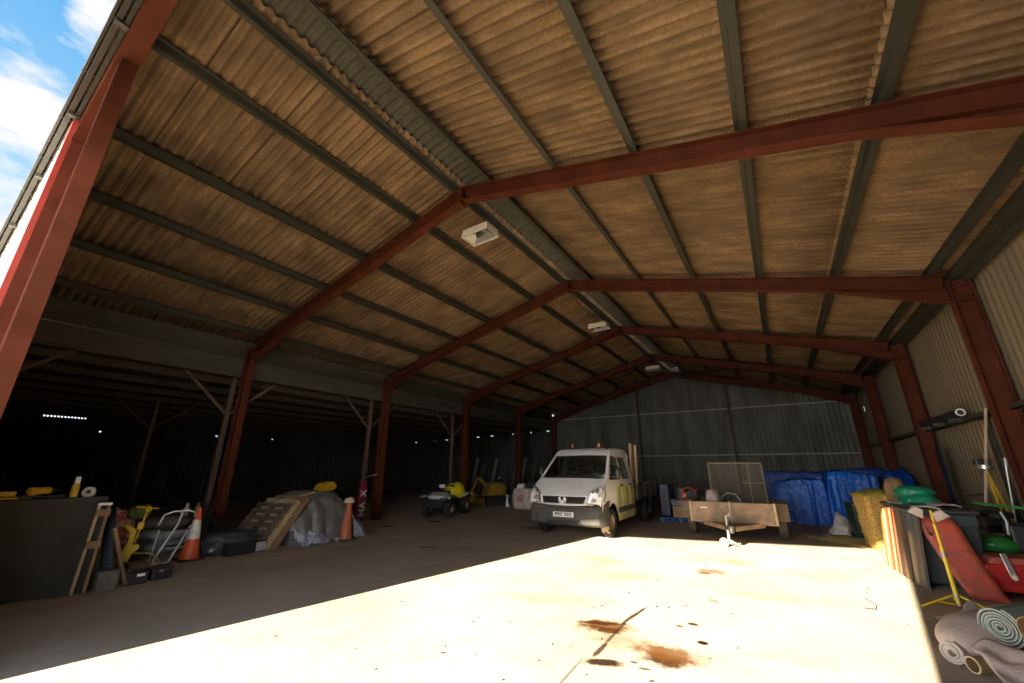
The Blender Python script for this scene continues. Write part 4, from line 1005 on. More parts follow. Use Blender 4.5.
def bigmower():
    t = thing('black_lawn_tractor', 'black cluttered garden machine against the right wall below the rail', 'machine', (2.85, 10.45, 0), 0)
    MB().box(-.25, .25, -.4, .4, .25, .7).build('body', BLACKP, t, bevel=.04)
    MB().box(-.2, .2, -.3, .1, .7, .95).build('engine', DKMETAL, t, bevel=.04)
    MB().lathe([(0, 0), (.14, 0), (.15, .05), (0, .09)], (0, -.1, .95), (0, 0, 1), 16).build('air_cleaner', BLACKP, t, True)
    for y in (-.3, .3): wheel(t, (-.26, y, .2), .2, .12, RUBBER, GALV, (1, 0, 0), 'wheel')
    MB().tube([(-.1, .3, .7), (-.2, .35, 1.15), (.1, .35, 1.2)], .018, 8).build('handle', BLACKP, t, True)
    MB().box(-.24, .05, -.42, -.405, .58, .64).build('grey_plate', ALU, t)
bigmower()
def survey():
    t = thing('survey_tripod', 'yellow legged survey tripod leaning on the right wall under the rail', 'tripod', (2.86, 10.2, 0), 0)
    hd = V((.06, .20, 1.68))
    MB().cyl(hd + V((0, 0, -.06)), hd + V((0, 0, .0)), .09, n=16).build('head_plate', ALU, t, True)
    MB().box(hd.x - .1, hd.x + .08, hd.y - .05, hd.y + .08, hd.z, hd.z + .10).build('head_case', BLACKP, t, bevel=.015)
    for i, (x, y) in enumerate(((-.02, -.12), (.10, -.32), (.18, .02))):
        f = V((x, y - .1, .012)); a = hd + V((0, 0, -.05)); k = a.lerp(f, .55)
        off = V((.0, .022, 0))
        lg = MB().tube([a + off, k + off], .016, 8).build('leg', YELD, t, True)
        MB().tube([a - off, k - off], .016, 8).build('leg_strut', YELD, lg, True)
        MB().tube([a.lerp(f, .45), f], .015, 8).build('leg_extension', YELD, lg, True)
        MB().box(k.x - .035, k.x + .035, k.y - .04, k.y + .04, k.z - .03, k.z + .03).build('leg_clamp', GREENM, lg, bevel=.006)
survey()
tag(MB().tube([(2.57, 10.57, 0), (2.84, 10.41, 1.25), (3.13, 10.24, 2.62)], [.026, .025, .022], 8).build('timber_pole', M('pinkish_pole', (.50, .36, .26), .7, 0, .3, 6, (2, 2, .4)), smooth=True), 'tall pale pole leaning on the right wall rail', 'pole')
tag(MB().tube([(2.82, 9.98, 0.02), (2.98, 9.76, 1.70)], .016, 8).lathe([(0, 0), (.028, 0), (.028, .12), (0, .14)], (2.98, 9.76, 1.66), (0.09, -.13, 1), 12).build('grey_handle', GALV, smooth=True), 'grey metal tool handle standing by the red column', 'tool')
tag(MB().tube([(2.42, 9.55, 1.12), (2.6, 9.3, 1.09), (2.75, 9.0, 1.09), (2.9, 8.6, 1.10), (2.98, 8.2, 1.12)], .02, 8).build('garden_hose', GREENH, smooth=True), 'green hose stretched over the machines by the right wall', 'hose')
for i, (x, y, z, tx, ty, tz, m_, lab) in enumerate([(2.9, 11.25, 0, 3.14, 11.2, 1.9, TIMBD, 'dark weathered timber batten leaning on the wall left of the survey tripod'), (2.7, 11.9, 0, 3.15, 11.5, 1.2, BLACKP, 'black iron bar leaning low against the right wall'), (3.0, 9.88, 0, 3.15, 9.80, 1.9, MOSS, 'mossy stick leaning on the wall beside the red column')]):
    tag(MB().bar((x, y, z + .02), (tx, ty, tz), .05, .035).build('leaning_batten', m_), lab, 'batten')

# ---------------------------------------------------------------- carpet rolls in the near right corner
def spiral_roll(name, c, ax, R, L, turns, th, m_body, m_edge, label, group, squash=1.0, core=.03):
    """carpet wound into a spiral; the near end at c, axis ax pointing away"""
    c = V(c); ax = V(ax).normalized(); a, u = frame_of(ax)
    t = thing(name, label, 'carpet roll', tuple(c), 0, group)
    N = int(turns * 40); pts = []
    for i in range(N + 1):
        f = i / N; th_ = 2 * PI * turns * f; r = core + (R - core) * f
        r *= 1 + .03 * nz(th_ * .5, R * 9)
        pts.append((r, th_))
    def P(r, ang, l):
        w = (a * math.cos(ang) + u * math.sin(ang) * squash) * r
        return w + ax * l
    m = MB(); vs = []; fs = []
    for r, ang in pts:
        l0 = .012 * nz(ang * .35, 3)
        vs += [P(r, ang, l0), P(r - th, ang, l0), P(r - th, ang, L), P(r, ang, L)]
    for i in range(N):
        o = i * 4; q = o + 4
        fs += [(o, q, q + 1, o + 1), (o + 1, q + 1, q + 2, o + 2), (o + 2, q + 2, q + 3, o + 3), (o + 3, q + 3, q, o)]
    fs += [(0, 1, 2, 3), (N * 4, N * 4 + 3, N * 4 + 2, N * 4 + 1)]
    m.add(vs, fs); body = m.build('carpet', m_body, t, True, angle=50)
    # pale pile edge seen in the wound end
    e = MB(); vs = []
    for r, ang in pts: vs += [P(r + .0005, ang, -.004 + .012 * nz(ang * .35, 3)), P(r - th * .42, ang, -.004 + .012 * nz(ang * .35, 3))]
    e.add(vs, [(i * 2, i * 2 + 2, i * 2 + 3, i * 2 + 1) for i in range(N)]); e.build('pile_edge', m_edge, body)
    return t
spiral_roll('carpet_roll', (1.33, 5.58, .325), (.62, .66, .02), .155, 1.6, 6.2, .016, CARPG, CARPL, 'grey green carpet roll with spiral end on top of the pile', 'carpet rolls', 1.0, .018)
spiral_roll('carpet_roll', (.965, 5.50, .098), (.55, .62, .0), .092, 1.5, 3.2, .016, CARPF, CARPL, 'small pinkish carpet roll lowest on the floor at the edge of the sun', 'carpet rolls', 1.0, .03)
m = MB(); Rz = Matrix.Rotation(math.atan2(.75, .62), 3, 'Z')
m.ball((1.52, 6.18, .16), .86, .25, .19, 40, 20, lambda q: Rz @ V((math.copysign(abs(q.x / .86) ** .6, q.x) * .86, q.y * (1 + .1 * nz(q.x * 3, q.y * 3)), max(-.15, q.z * (1 + .12 * nz(q.x * 4, q.y * 4))))))
tag(m.build('carpet_bundle', CARPF, smooth=True, angle=70), 'fat pinkish carpet bundle lying behind the grey green roll', 'carpet')
t = thing('cardboard_tube', 'brown cardboard tube beside the small carpet roll', 'tube', (1.05, 5.36, .07))
MB().lathe([(.050, 0), (.058, 0), (.058, 1.1), (.050, 1.1), (.050, 0)], (0, 0, 0), (.75, .55, .0), 24).build('tube_wall', TUBEB, t, True)
MB().lathe([(.049, -.004), (.0595, -.004), (.0595, .006), (.049, .006), (.049, -.004)], (0, 0, 0), (.75, .55, .0), 24).build('tube_rim', M('tube_rim', (.70, .52, .33), .7, 0, .1, 9), t, True)
tag(MB().lathe([(.085, 0), (.095, 0), (.095, .9), (.085, .9), (.085, 0)], (1.40, 5.18, .42), (.8, .5, .03), 24).build('cardboard_tube', TUBEB, smooth=True), 'large dark cardboard tube at the right edge resting on the carpet', 'tube')
m = MB(); m.grid(lambda u, v: (1.05 + .9 * u + .1 * v, 5.30 - .55 * v + .10 * nz(u * 3, v * 3), .24 * math.sin(PI * min(1, .25 + u * .7)) * (1 - .75 * v) + .035 + .03 * nz(u * 6, v * 6, 2) + .03 * math.sin(u * 14 + v * 6)), 40, 24)
tag(m.build('carpet_piece', CARPF, smooth=True, solid=.012), 'loose pinkish carpet piece draped in the bottom right corner', 'carpet')
m = MB(); m.grid(lambda u, v: (1.20 + .62 * u - .03 * v, 6.05 + 1.0 * v, .02 + max(0, .22 * math.sin(PI * u) * math.sin(PI * v) + .12 * nz(u * 4, v * 5, 3) * math.sin(PI * v))), 34, 34)
tag(m.build('crumpled_polythene', CLEARP, smooth=True, angle=25, solid=.003), 'crumpled greyish plastic sheet on the floor between tripod and carpet rolls', 'sheet')

# ---------------------------------------------------------------- left side: draped bench
def bench():
    t = thing('workbench', 'timber workbench hidden under a dark cloth at the left edge', 'workbench', (-8.9, 1.15, 0))
    MB().box(-.62, .62, -.78, .80, 1.13, 1.18).build('bench_top', TIMB, t)
    for x in (-.55, .55):
        for y in (-.70, .72): MB().box(x - .05, x + .05, y - .05, y + .05, 0, 1.13).build('leg', TIMB, t)
bench()
def cloth():
    # top sheet, front fall (facing +x) and end fall (facing +y), one surface
    m = MB(); xf, ye, zt_ = -8.25, 1.98, 1.205
    pl = [(-9.5, 0), (-8.27, 1.23)]
    def fn(u, v):
        # v: from back of the top (0) over the front edge (.5) to the floor (1); u along y, past the end (.85..1) it falls
        y = .34 + (ye - .34) * min(1, u / .82)
        fall_e = max(0, (u - .82) / .18)
        if v < .5: x = -9.5 + (xf + 9.5) * v / .5; z = zt_; out = 0
        else:
            k = (v - .5) / .5; x = xf + .05 * k + .055 * math.sin(y * 7 + 2 * k) * k + .03 * nz(y * 4, k * 3); z = zt_ - 1.19 * k
            y = y + .10 * k
        if fall_e > 0:
            z = z - .95 * fall_e * (1 if v < .5 else max(0, (1 - (v - .5) / .5))) ; y = y + .06 * fall_e + .03 * math.sin(x * 12) * fall_e
            x = x - .10 * fall_e * (v > .5)
        z += .012 * nz(x * 3, y * 3)
        return (x, y, max(.006, z))
    m.grid(fn, 60, 60)
    tag(m.build('dark_cloth', DARKT, smooth=True, angle=70), 'dark grey cloth draped over the workbench down to the floor', 'cloth')
cloth()
tag(MB().grid(lambda u, v: (-8.75 + .42 * u + .02 * math.sin(v * 9), 2.12 + .10 * math.sin(u * 9) * (v) + .08 * v, 1.05 - 1.0 * v), 16, 16).build('bluish_cloth', BLUECL, smooth=True, solid=.01), 'bluish cloth hanging at the right end of the workbench', 'cloth')
def trestle():
    t = thing('timber_ladder', 'narrow timber ladder leaning on the dark cloth', 'ladder', (-8.16, 1.9, 0))
    for i, (ya, yb, m_) in enumerate(((-.07, -.02, TIMBP), (.05, .08, TIMB))):
        MB().bar((.10, ya, .02), (-.0, yb, 1.10), .035, .05, (1, 0, 0)).build('rail', m_, t, bevel=.004)
    for z, w in ((1.0, .17), (.60, .18)):
        k = z / 1.1
        MB().box(.06 - .1 * k + .02, .10 - .1 * k + .045, -.09 + .05 * k, .07 + .04 * k, z - .045, z + .045).build('crosspiece', TIMB, t, bevel=.004)
    MB().box(-.02, .05, -.04, .10, 1.10, 1.13).build('end_cap', LETTER, t)
trestle()
tag(MB().bar((-8.12, 2.38, .02), (-8.22, 2.12, .78), .04, .10, (1, 0, 0)).build('leaning_plank', TIMB, bevel=.004), 'brown plank leaning against the right end of the workbench', 'plank')
tag(MB().box(-8.28, -8.06, 2.06, 2.28, 0, .24).build('concrete_block', M('grey_block', (.14, .13, .11), .9, 0, .3, 12), bevel=.008), 'grey block on the floor at the foot of the workbench', 'block')
def drill():
    t = thing('cordless_drill', 'yellow cordless drill lying on the dark cloth', 'drill', (-8.36, 1.30, 1.22), 2.0)
    MB().cyl((-.12, 0, .09), (.10, 0, .09), .045, n=14).build('body', YELD, t, True)
    MB().cyl((.10, 0, .09), (.18, 0, .09), .028, .018, 12).build('chuck', BLACKP, t, True)
    MB().bar((-.04, 0, .07), (-.12, 0, .0), .05, .045).build('grip', YELD, t, bevel=.01)
    MB().box(-.2, -.06, -.04, .04, .0, .035).build('battery', BLACKP, t, bevel=.008)
drill()
t = thing('spray_can', 'upright yellow spray bottle with white top on the bench', 'bottle', (-8.34, 1.62, 1.215))
MB().lathe([(.0, 0), (.04, 0), (.042, .02), (.042, .14), (.03, .18)], (0, 0, 0), (0, 0, 1), 16).build('can', YELD, t, True)
MB().lathe([(.03, .18), (.03, .25), (.022, .27), (0, .27)], (0, 0, 0), (0, 0, 1), 16).build('cap', LETTER, t, True)
t = thing('tape_reel', 'white reel lying next to the spray bottle on the bench', 'reel', (-8.34, 1.77, 1.27))
MB().lathe([(.025, -.03), (.07, -.03), (.075, 0), (.07, .03), (.025, .03), (.025, -.03)], (0, 0, 0), (.9, -.4, .3), 18).build('reel', M('reel_white', (.5, .47, .42), .6, 0, .3, 8), t, True)
MB().cyl((0, 0, 0), (.03, -.013, .01), .026, n=12).build('reel_core', BLACKP, t, True)
tag(MB().box(-8.46, -8.28, .90, 1.22, 1.215, 1.24).box(-8.44, -8.34, .92, 1.1, 1.24, 1.31).build('yellow_case', YELD, bevel=.01), 'yellow tool case at the left edge of the bench', 'case')
tag(MB().tube([(-8.5, 1.15, 1.24), (-8.38, 1.3, 1.225), (-8.42, 1.45, 1.23), (-8.36, 1.55, 1.225)], .018, 8).build('dark_strap', M('strap_grey', (.05, .06, .055), .8, 0, .3, 9), smooth=True), 'dark grey strap lying across the bench cloth', 'strap')

# toolboxes
for i, (x, y, lab) in enumerate([(-8.22, 2.50, 'black toolbox on the floor nearer the workbench'), (-8.26, 2.80, 'black toolbox on the floor nearer the traffic cone')]):
    t = thing('black_toolbox', lab, 'toolbox', (x, y, 0), .15 * i - .1, 'black toolboxes')
    MB().box(-.13, .13, -.13, .13, 0, .115).build('box_body', BLACKP, t, bevel=.012)
    MB().box(-.135, .135, -.135, .135, .118, .155).build('lid', M('lid_dark', (.03, .033, .036), .4, 0, .3, 8), t, bevel=.012)
    MB().tube([(0, -.08, .155), (0, -.06, .185), (0, .06, .185), (0, .08, .155)], .010, 8).build('handle', BLACKP, t, True)
    if i == 0: MB().box(.135, .142, .0, .09, .105, .14).build('catch', LETTER, t)
    else: MB().box(.135, .142, -.05, .0, .105, .14).build('catch', GALV, t)
# yellow upright machine
def ymachine():
    t = thing('yellow_spreader', 'yellow plastic trolley-like machine with thin upright pole behind the toolboxes', 'garden machine', (-9.2, 2.66, 0), -.2)
    m = MB()
    sh = [(-.16, .17), (-.10, .08), (-.02, .06), (.02, .26), (.10, .34), (.08, .40), (.0, .40), (.01, .62), (-.06, .68), (-.14, .72), (-.15, .66), (-.08, .60), (-.07, .46), (-.12, .32)]
    m.prism(sh, -.05, .05, 'x'); m.build('body_shell', YEL, t, bevel=.012)
    MB().tube([(0, .02, .42), (0, .05, .66), (0, .09, .95)], .018, 8).build('pole', YELD, t, True)
    MB().tube([(0, -.07, .98), (0, .09, .95), (0, .22, .94)], .014, 8).build('handlebar', YELD, t, True)
    MB().lathe([(.03, -.02), (.045, 0), (.03, .02), (.02, 0), (.03, -.02)], (0.03, .09, .94), (1, 0, 0), 16).build('knob', YEL, t, True)
    MB().box(-.04, .04, .0, .08, .62, .74).build('pole_bracket', YEL, t, bevel=.01)
    MB().tube([(0, .05, .26), (0, .2, .25), (0, .32, .20), (0, .42, .06), (0, .45, .016)], .016, 8).build('curved_leg', M('leg_olive', (.30, .26, .06), .5, 0, .2, 8), t, True)
    for s in (-1, 1): MB().lathe([(0, -.02), (.08, -.02), (.08, .02), (0, .02)], (s * .09, -.06, .08), (1, 0, 0), 16).build('wheel', RUBBER, t, True)
ymachine()
# folding step frame
def step():
    t = thing('folding_step', 'chrome tubular folding step stool left of the traffic cone', 'step stool', (-9.6, 3.2, 0), .1)
    def P(y, z, x=0): return (x, y, z)
    MB().tube([(.22, -.20, .03), (.15, .10, .62), (.10, .16, .80), (.02, .12, .84), (-.05, .10, .83)], .016, 8).build('front_tube', CHROME, t, True)
    MB().tube([(.22, -.20, .03), (.24, -.05, .02), (.22, .06, .03), (.10, .34, .58)], .016, 8).build('base_loop', CHROME, t, True)
    MB().tube([(-.16, -.06, .60), (-.12, -.02, .78), (-.06, .10, .83), (.02, .28, .84), (.05, .38, .80), (.06, .46, .60), (.06, .52, .28)], .016, 8).build('hand_rail', CHROME, t, True)
    MB().box(-.12, .14, -.02, .42, .515, .535).build('tread', BLACKP, t, bevel=.006)
    MB().tube([(.0, .10, .22), (.04, .50, .22)], .014, 8).build('lower_bar', CHROME, t, True)
    MB().box(-.10, .12, .08, .50, .235, .25).build('tread', BLACKP, t, bevel=.006)
    for y in (-.06, .50): MB().tube([(-.18, y, .0), (-.12, y * .8, .52)], .014, 8).build('rear_leg', CHROME, t, True)
step()
# cones
def cone(loc, H, label, mats, band=True, rz=0):
    t = thing('traffic_cone', label, 'traffic cone', loc, rz, 'orange traffic cones')
    k = H
    MB().prism([(-.22 * k, -.22 * k), (.22 * k, -.22 * k), (.22 * k, .22 * k), (-.22 * k, .22 * k)], 0, .035, 'z').build('base', mats[0], t, bevel=.01)
    r0, r1 = .165 * k, .035 * k
    def rr(f): return r0 + (r1 - r0) * f
    if band:
        MB().lathe([(rr(0) + .01, .03), (rr(.0), .06), (rr(.40), H * .40)], n=28).build('lower_cone', mats[1], t, True)
        MB().lathe([(rr(.40) + .002, H * .40), (rr(.76) + .002, H * .76)], n=28).build('reflective_band', REFL, t, True)
        MB().lathe([(rr(.76), H * .76), (rr(.97), H * .97), (rr(1) * .6, H), (rr(1) * .4, H)], n=28).build('upper_cone', mats[1], t, True)
    else:
        MB().lathe([(rr(0) + .01, .03), (rr(.0), .06), (rr(.5) * 1.1, H * .5), (rr(.97) * 1.3, H * .97), (rr(1) * .6, H)], n=28).build('cone_body', mats[1], t, True)
    return t
cone((-9.38, 3.58, 0), .90, 'orange traffic cone with white band by the step stool', (M('cone_foot', (.05, .03, .025), .7), ORANGE))
cone((-8.86, 6.46, 0), .90, 'faded orange plain traffic cone wearing a white hat', (M('cone_foot_grey', (.09, .08, .07), .7), ORANGED), False)
t = thing('hard_hat', 'dirty white hard hat perched on the plain traffic cone', 'hard hat', (-8.86, 6.46, .83), .4)
MB().ball((0, 0, .02), .11, .13, .10, 20, 10, lambda q: V((q.x, q.y, max(q.z, -.02)))).build('shell', M('hat_white', (.62, .52, .40), .45, 0, .3, 8), t, True)
MB().lathe([(.10, -.005), (.135, -.012), (.135, .0), (.10, .01)], (0, 0, 0), (0, 0, 1), 20).build('brim', M('hat_brim', (.58, .48, .37), .45, 0, .3, 8), t, True)
# bag and box by the first column
sack('black_bag', (-9.62, 4.28, 0), .42, .55, .26, M('shiny_black_bag', (.05, .06, .07), .3, 0, .3, 7, bump=.6, bscale=9), 'shiny black plastic bag heap on the floor right of the banded cone', 'bag', seed=12)
t = thing('black_crate', 'black crate with white label in front of the black bag', 'crate', (-9.22, 4.42, 0), .1)
MB().box(-.14, .14, -.36, .36, 0, .19).build('crate_body', BLACKP, t, bevel=.01)
MB().box(.14, .146, .16, .35, .02, .18).build('label', M('grey_label', (.36, .37, .40), .6, 0, .1, 9), t)
MB().box(-.15, .15, -.37, .37, .19, .21).build('crate_rim', M('crate_rim', (.03, .03, .032), .5), t, bevel=.006)
sack('black_bag', (-9.45, 5.02, 0), .22, .26, .20, BLACKP, 'small black bag tucked against the foot of the leaning pallet', 'bag', seed=15)
# leaning pallets
def lean_pallet(base, w, h, tilt, rz, mat, label, seed):
    t = thing('wooden_pallet', label, 'pallet', base, rz, 'wooden pallets leaning left of the grey tarpaulin')
    Rm = Matrix.Rotation(-tilt, 3, 'X')
    def bx(x0, x1, y0, y1, z0, z1, nm):
        m = MB(); m.box(x0, x1, y0, y1, z0, z1); m.v = [tuple(Rm @ V(q)) for q in m.v]
        m.build(nm, mat, t)
    for i in range(7):
        z = .05 + (h - .1) * i / 6; bx(-w / 2, w / 2, -.02, .0, z - .045, z + .045, 'deck_board')
    for x in (-w / 2 + .04, 0, w / 2 - .04): bx(x - .04, x + .04, .0, .10, 0, h, 'bearer')
    for z in (.06, h / 2, h - .06): bx(-w / 2, w / 2, .10, .12, z - .045, z + .045, 'bottom_board')
for i in range(3):
    lean_pallet((-9.62 - .04 * i, 4.86 - .17 * i, .03), 1.0, 1.16 - .05 * i, .60 + .04 * i, .16, [TIMB, TIMBP, TIMBD][i] if i else TIMB,
                ['slatted wooden pallet leaning at the front of the stack by the grey tarpaulin', 'second slatted pallet leaning behind the front one', 'rearmost weathered pallet of the leaning stack'][i], i)
# grey tarpaulin heap with silver side showing
o = heap('tarpaulin_heap', -10.7, -9.05, 5.35, 7.25, lambda x, y: 1.00 * max(0, 1 - abs((y - 6.15) / 1.15) ** 2.2) ** .7 * max(0, 1 - max(0, (x + 9.75) / .95) ** 1.6) + .05 * nz(x * 3, y * 3) + .06, GREYT, edge=.2, fold=.08, seed=3)
tag(o, 'grey tarpaulin humped over a pile behind the plain traffic cone', 'tarpaulin')
m = MB(); m.grid(lambda u, v: (-9.02 + .16 * v - .30 * (1 - v) + .05 * nz(u * 6, v * 6), 5.35 + .95 * u + .10 * (v - .5), .03 + .52 * (1 - v) * (.55 + .45 * math.sin(u * 5 + .4)) + .16 * nz(u * 6, v * 4, 2) + .05 * nz(u * 14, v * 11)), 36, 28)
tag(m.build('silver_sheet', SILV, smooth=True, angle=25, solid=.004), 'crumpled silver sheet in front of the grey tarpaulin', 'sheet')
m = MB(); m.grid(lambda u, v: (-9.10 + .12 * v + .04 * nz(u * 5, v * 5), 6.74 + .32 * u * v + .05 * v, .03 + .50 * (1 - v) + .03 * nz(u * 7, v * 5, 5)), 16, 16)
tag(m.build('silver_sheet', SILV, smooth=True, angle=25, solid=.004), 'silver flap of sheet to the right of the plain traffic cone', 'sheet')
tag(MB().bar((-9.72, 5.15, .85), (-9.62, 6.0, 1.06), .12, .03).build('leaning_plank', TIMBP, bevel=.004), 'pale plank lying on top of the grey tarpaulin', 'plank')
t = thing('yellow_bucket', 'dull yellow scoop just behind the top of the grey tarpaulin', 'scoop', (-10.9, 7.1, 0), .2)
MB().prism([(-.32, .98), (-.18, 1.20), (.12, 1.26), (.30, 1.12), (.18, 1.02), (0, .98)], -.16, .16, 'x').build('scoop', YELD, t, bevel=.02)
MB().box(-.12, .12, -.2, .2, 0, .98).build('stand', DKMETAL, t, bevel=.01)
# clutter between bench and cone
sack('printed_bag', (-10.35, 2.62, .28), .22, .34, .38, PINKR, 'red and white printed bag behind the workbench end', 'bag', seed=21)
sack('green_netting', (-10.2, 2.92, .72), .16, .18, .14, MOSS, 'green netting bundle on top of the printed bag', 'netting', seed=22)
tag(MB().box(-10.6, -10.1, 2.3, 3.1, 0, .30).build('timber_crate', TIMBD, bevel=.01), 'weathered timber crate under the printed bag', 'crate')
for i, (y, z, m_, lab) in enumerate([(3.55, .14, WBAG, 'blue white sack, lowest in the heap behind the step stool'), (3.50, .37, WBAG, 'pale blue white sack, upper one in the heap behind the step stool'), (3.45, .57, M('dusty_bag', (.17, .14, .12), .8, 0, .3, 8), 'dusty brown sack topping the heap behind the step stool')]):
    m = MB(); sd = 31 + i
    m.ball((-10.45, y, z), .26, .52 - .06 * i, .125, 26, 14, lambda q: V((q.x * (1 + .15 * nz(q.y * 4, sd)), q.y, q.z * (1 + .25 * nz(q.x * 5, q.y * 5, sd)))))
    tag(m.build('filled_sack', m_, smooth=True), lab, 'sack', 'sacks behind the step stool')
tag(MB().lathe([(.16, -.09), (.27, -.10), (.30, -.05), (.30, .05), (.27, .10), (.16, .09), (.16, -.09)], (-10.75, 4.3, .30), (1, .2, .1), 24).build('old_tyre', RUBBER, smooth=True), 'old black tyre leaning beside the first red column', 'tyre')
for i, (x, y) in enumerate([(-11.0, 3.95), (-10.9, 4.12)]):
    tag(MB().lathe([(0, 0), (.05, 0), (.055, .14), (.03, .2), (.025, .25), (0, .25)], (x, y, .62), (0, 0, 1), 14).build('plastic_bottle', M('bottle_pale', (.34, .32, .26), .5, 0, .2, 8) if i == 0 else MOSS, smooth=True), ['pale bottle standing on the cupboard behind the step stool', 'olive bottle standing on the cupboard behind the step stool'][i], 'bottle')
t = thing('low_cupboard', 'dark low cupboard behind the banded traffic cone', 'cupboard', (-11.0, 4.0, 0))
MB().box(-.26, .26, -.3, .3, 0, .62).build('carcass', M('cupboard_dark', (.05, .045, .04), .7, 0, .3, 6), t, bevel=.01)
MB().box(.26, .275, -.28, .0, .04, .58).build('door', M('cupboard_door', (.06, .05, .042), .7, 0, .3, 6), t, bevel=.004)
MB().box(.26, .275, .01, .28, .04, .58).build('door', M('cupboard_door2', (.055, .05, .045), .7, 0, .3, 6), t, bevel=.004)

# ---------------------------------------------------------------- maroon board with white letters
t = thing('lettered_post', 'maroon upright board with white letters MA X by the second red column', 'sign board', (-11.5, 8.80, 0), 0)
MB().prism([(-.16, 0), (.16, 0), (.14, 1.15), (.05, 1.26), (-.10, 1.20)], -.05, .05, 'x').build('board', MAROON, t, bevel=.02)
Ltr = Matrix.Rotation(PI / 2, 4, 'Z') @ Matrix.Rotation(PI / 2, 4, 'X') @ Matrix.Rotation(PI / 2, 4, 'Z')
text_obj('letters', 'MA', .30, LETTER, t, Matrix.Translation((.056, .04, .36)) @ Ltr)
text_obj('letters', 'X', .30, LETTER, t, Matrix.Translation((.056, .04, .84)) @ Ltr)
tag(MB().tube([(-11.6, 8.85, 1.27), (-11.4, 9.0, 1.38), (-11.3, 9.2, 1.42)], .02, 8).build('pale_strap', M('strap_olive', (.20, .18, .13), .7), smooth=True), 'pale strap bridging from the maroon board to the red column', 'strap')

# ---------------------------------------------------------------- quad bike
def quad():
    t = thing('quad_bike', 'white and black farm quad bike facing out beside the third red column', 'quad bike', (-10.36, 11.2, 0), .27)
    for s in (-1, 1):
        wheel(t, (s * .42, 0, .28), .28, .24, RUBBER, GALV, (s, 0, 0), 'front_wheel', .5, 16)
        wheel(t, (s * .40, 1.28, .28), .28, .28, RUBBER, GALV, (s, 0, 0), 'rear_wheel', .5, 16)
    MB().box(-.20, .20, .1, 1.3, .34, .62).build('engine', DKMETAL, t, bevel=.03)
    for s in (-1, 1):
        f = MB(); f.grid(lambda u, v: (s * (.20 + .40 * v), -.36 + .74 * u, .60 + .16 * math.sin(PI * (.12 + .76 * u)) - .05 * v * v), 10, 5); f.build('front_mudguard', M('speckled_guard', (.62, .62, .60), .4, 0, .9, 5, col2=(.05, .05, .05), contrast=(.48, .56)), t, True, solid=.012)
        f = MB(); f.grid(lambda u, v: (s * (.20 + .40 * v), .92 + .78 * u, .62 + .15 * math.sin(PI * (.12 + .76 * u)) - .05 * v * v), 10, 5); f.build('rear_mudguard', M('guard_white', (.6, .6, .58), .4), t, True, solid=.012)
        MB().box(s * .44 - .14, s * .44 + .14, .42, .88, .30, .34).build('footrest', BLACKP, t, bevel=.01)
        MB().lathe([(0, -.03), (.05, -.025), (.065, .02)], (s * .20, -.30, .66), (0, 1, 0), 14).build('headlamp', LENS, t, True)
    MB().prism([(-.36, .50), (-.34, .70), (.05, .84), (.22, .82), (.24, .50)], -.22, .22, 'x').build('nose_fairing', M('fairing', (.5, .5, .49), .4, 0, .2, 6), t, bevel=.03)
    MB().box(-.34, .34, -.44, -.36, .32, .60).build('bull_bar', BLACKP, t, bevel=.02)
    rk = MB()
    for x in (-.36, -.12, .12, .36): rk.tube([(x, -.38, .84), (x, .06, .84)], .012, 6)
    for y in (-.38, -.16, .06): rk.tube([(-.36, y, .84), (.36, y, .84)], .012, 6)
    rk.build('front_rack', BLACKP, t, True)
    MB().prism([(.40, .66), (.44, .84), (.8, .82), (1.18, .88), (1.2, .66)], -.15, .15, 'x').build('seat', BLACKP, t, bevel=.04)
    hb = MB(); hb.tube([(-.42, .30, 1.0), (-.18, .24, 1.02), (-.06, .22, .94), (.06, .22, .94), (.18, .24, 1.02), (.42, .30, 1.0)], .016, 8); hb_ = hb.build('handlebar', BLACKP, t, True)
    for s in (-1, 1): MB().cyl((s * .30, .27, 1.012), (s * .44, .305, 1.0), .024, n=10).build('grip', RUBBER, hb_, True)
    MB().cyl((0, .12, .70), (0, .22, .95), .03, n=10).build('steering_column', DKMETAL, t, True)
    MB().box(-.11, .11, .16, .28, .94, 1.06).build('instrument_pod', REFL, t, bevel=.03)
    rr_ = MB()
    for x in (-.36, -.12, .12, .36): rr_.tube([(x, 1.05, .86), (x, 1.65, .86)], .012, 6)
    for y in (1.05, 1.35, 1.65): rr_.tube([(-.36, y, .86), (.36, y, .86)], .012, 6)
    rr_.build('rear_rack', BLACKP, t, True)
quad()
m = MB(); m.ball((-10.50, 12.22, .80), .40, .40, .27, 26, 16, lambda q: V((q.x * (1 + .2 * nz(q.x * 4, q.z * 4)) + .10 * max(0, -q.z), q.y, q.z * (1.15 if q.z > 0 else 1.0) + .08 * nz(q.x * 5, q.y * 5))))
tag(m.build('yellow_waterproofs', M('waterproof_yellow', (.80, .66, .01), .4, 0, .2, 5, bump=.5, bscale=8), smooth=True), 'bright yellow waterproof coat heaped on the quad bike rear', 'coat')
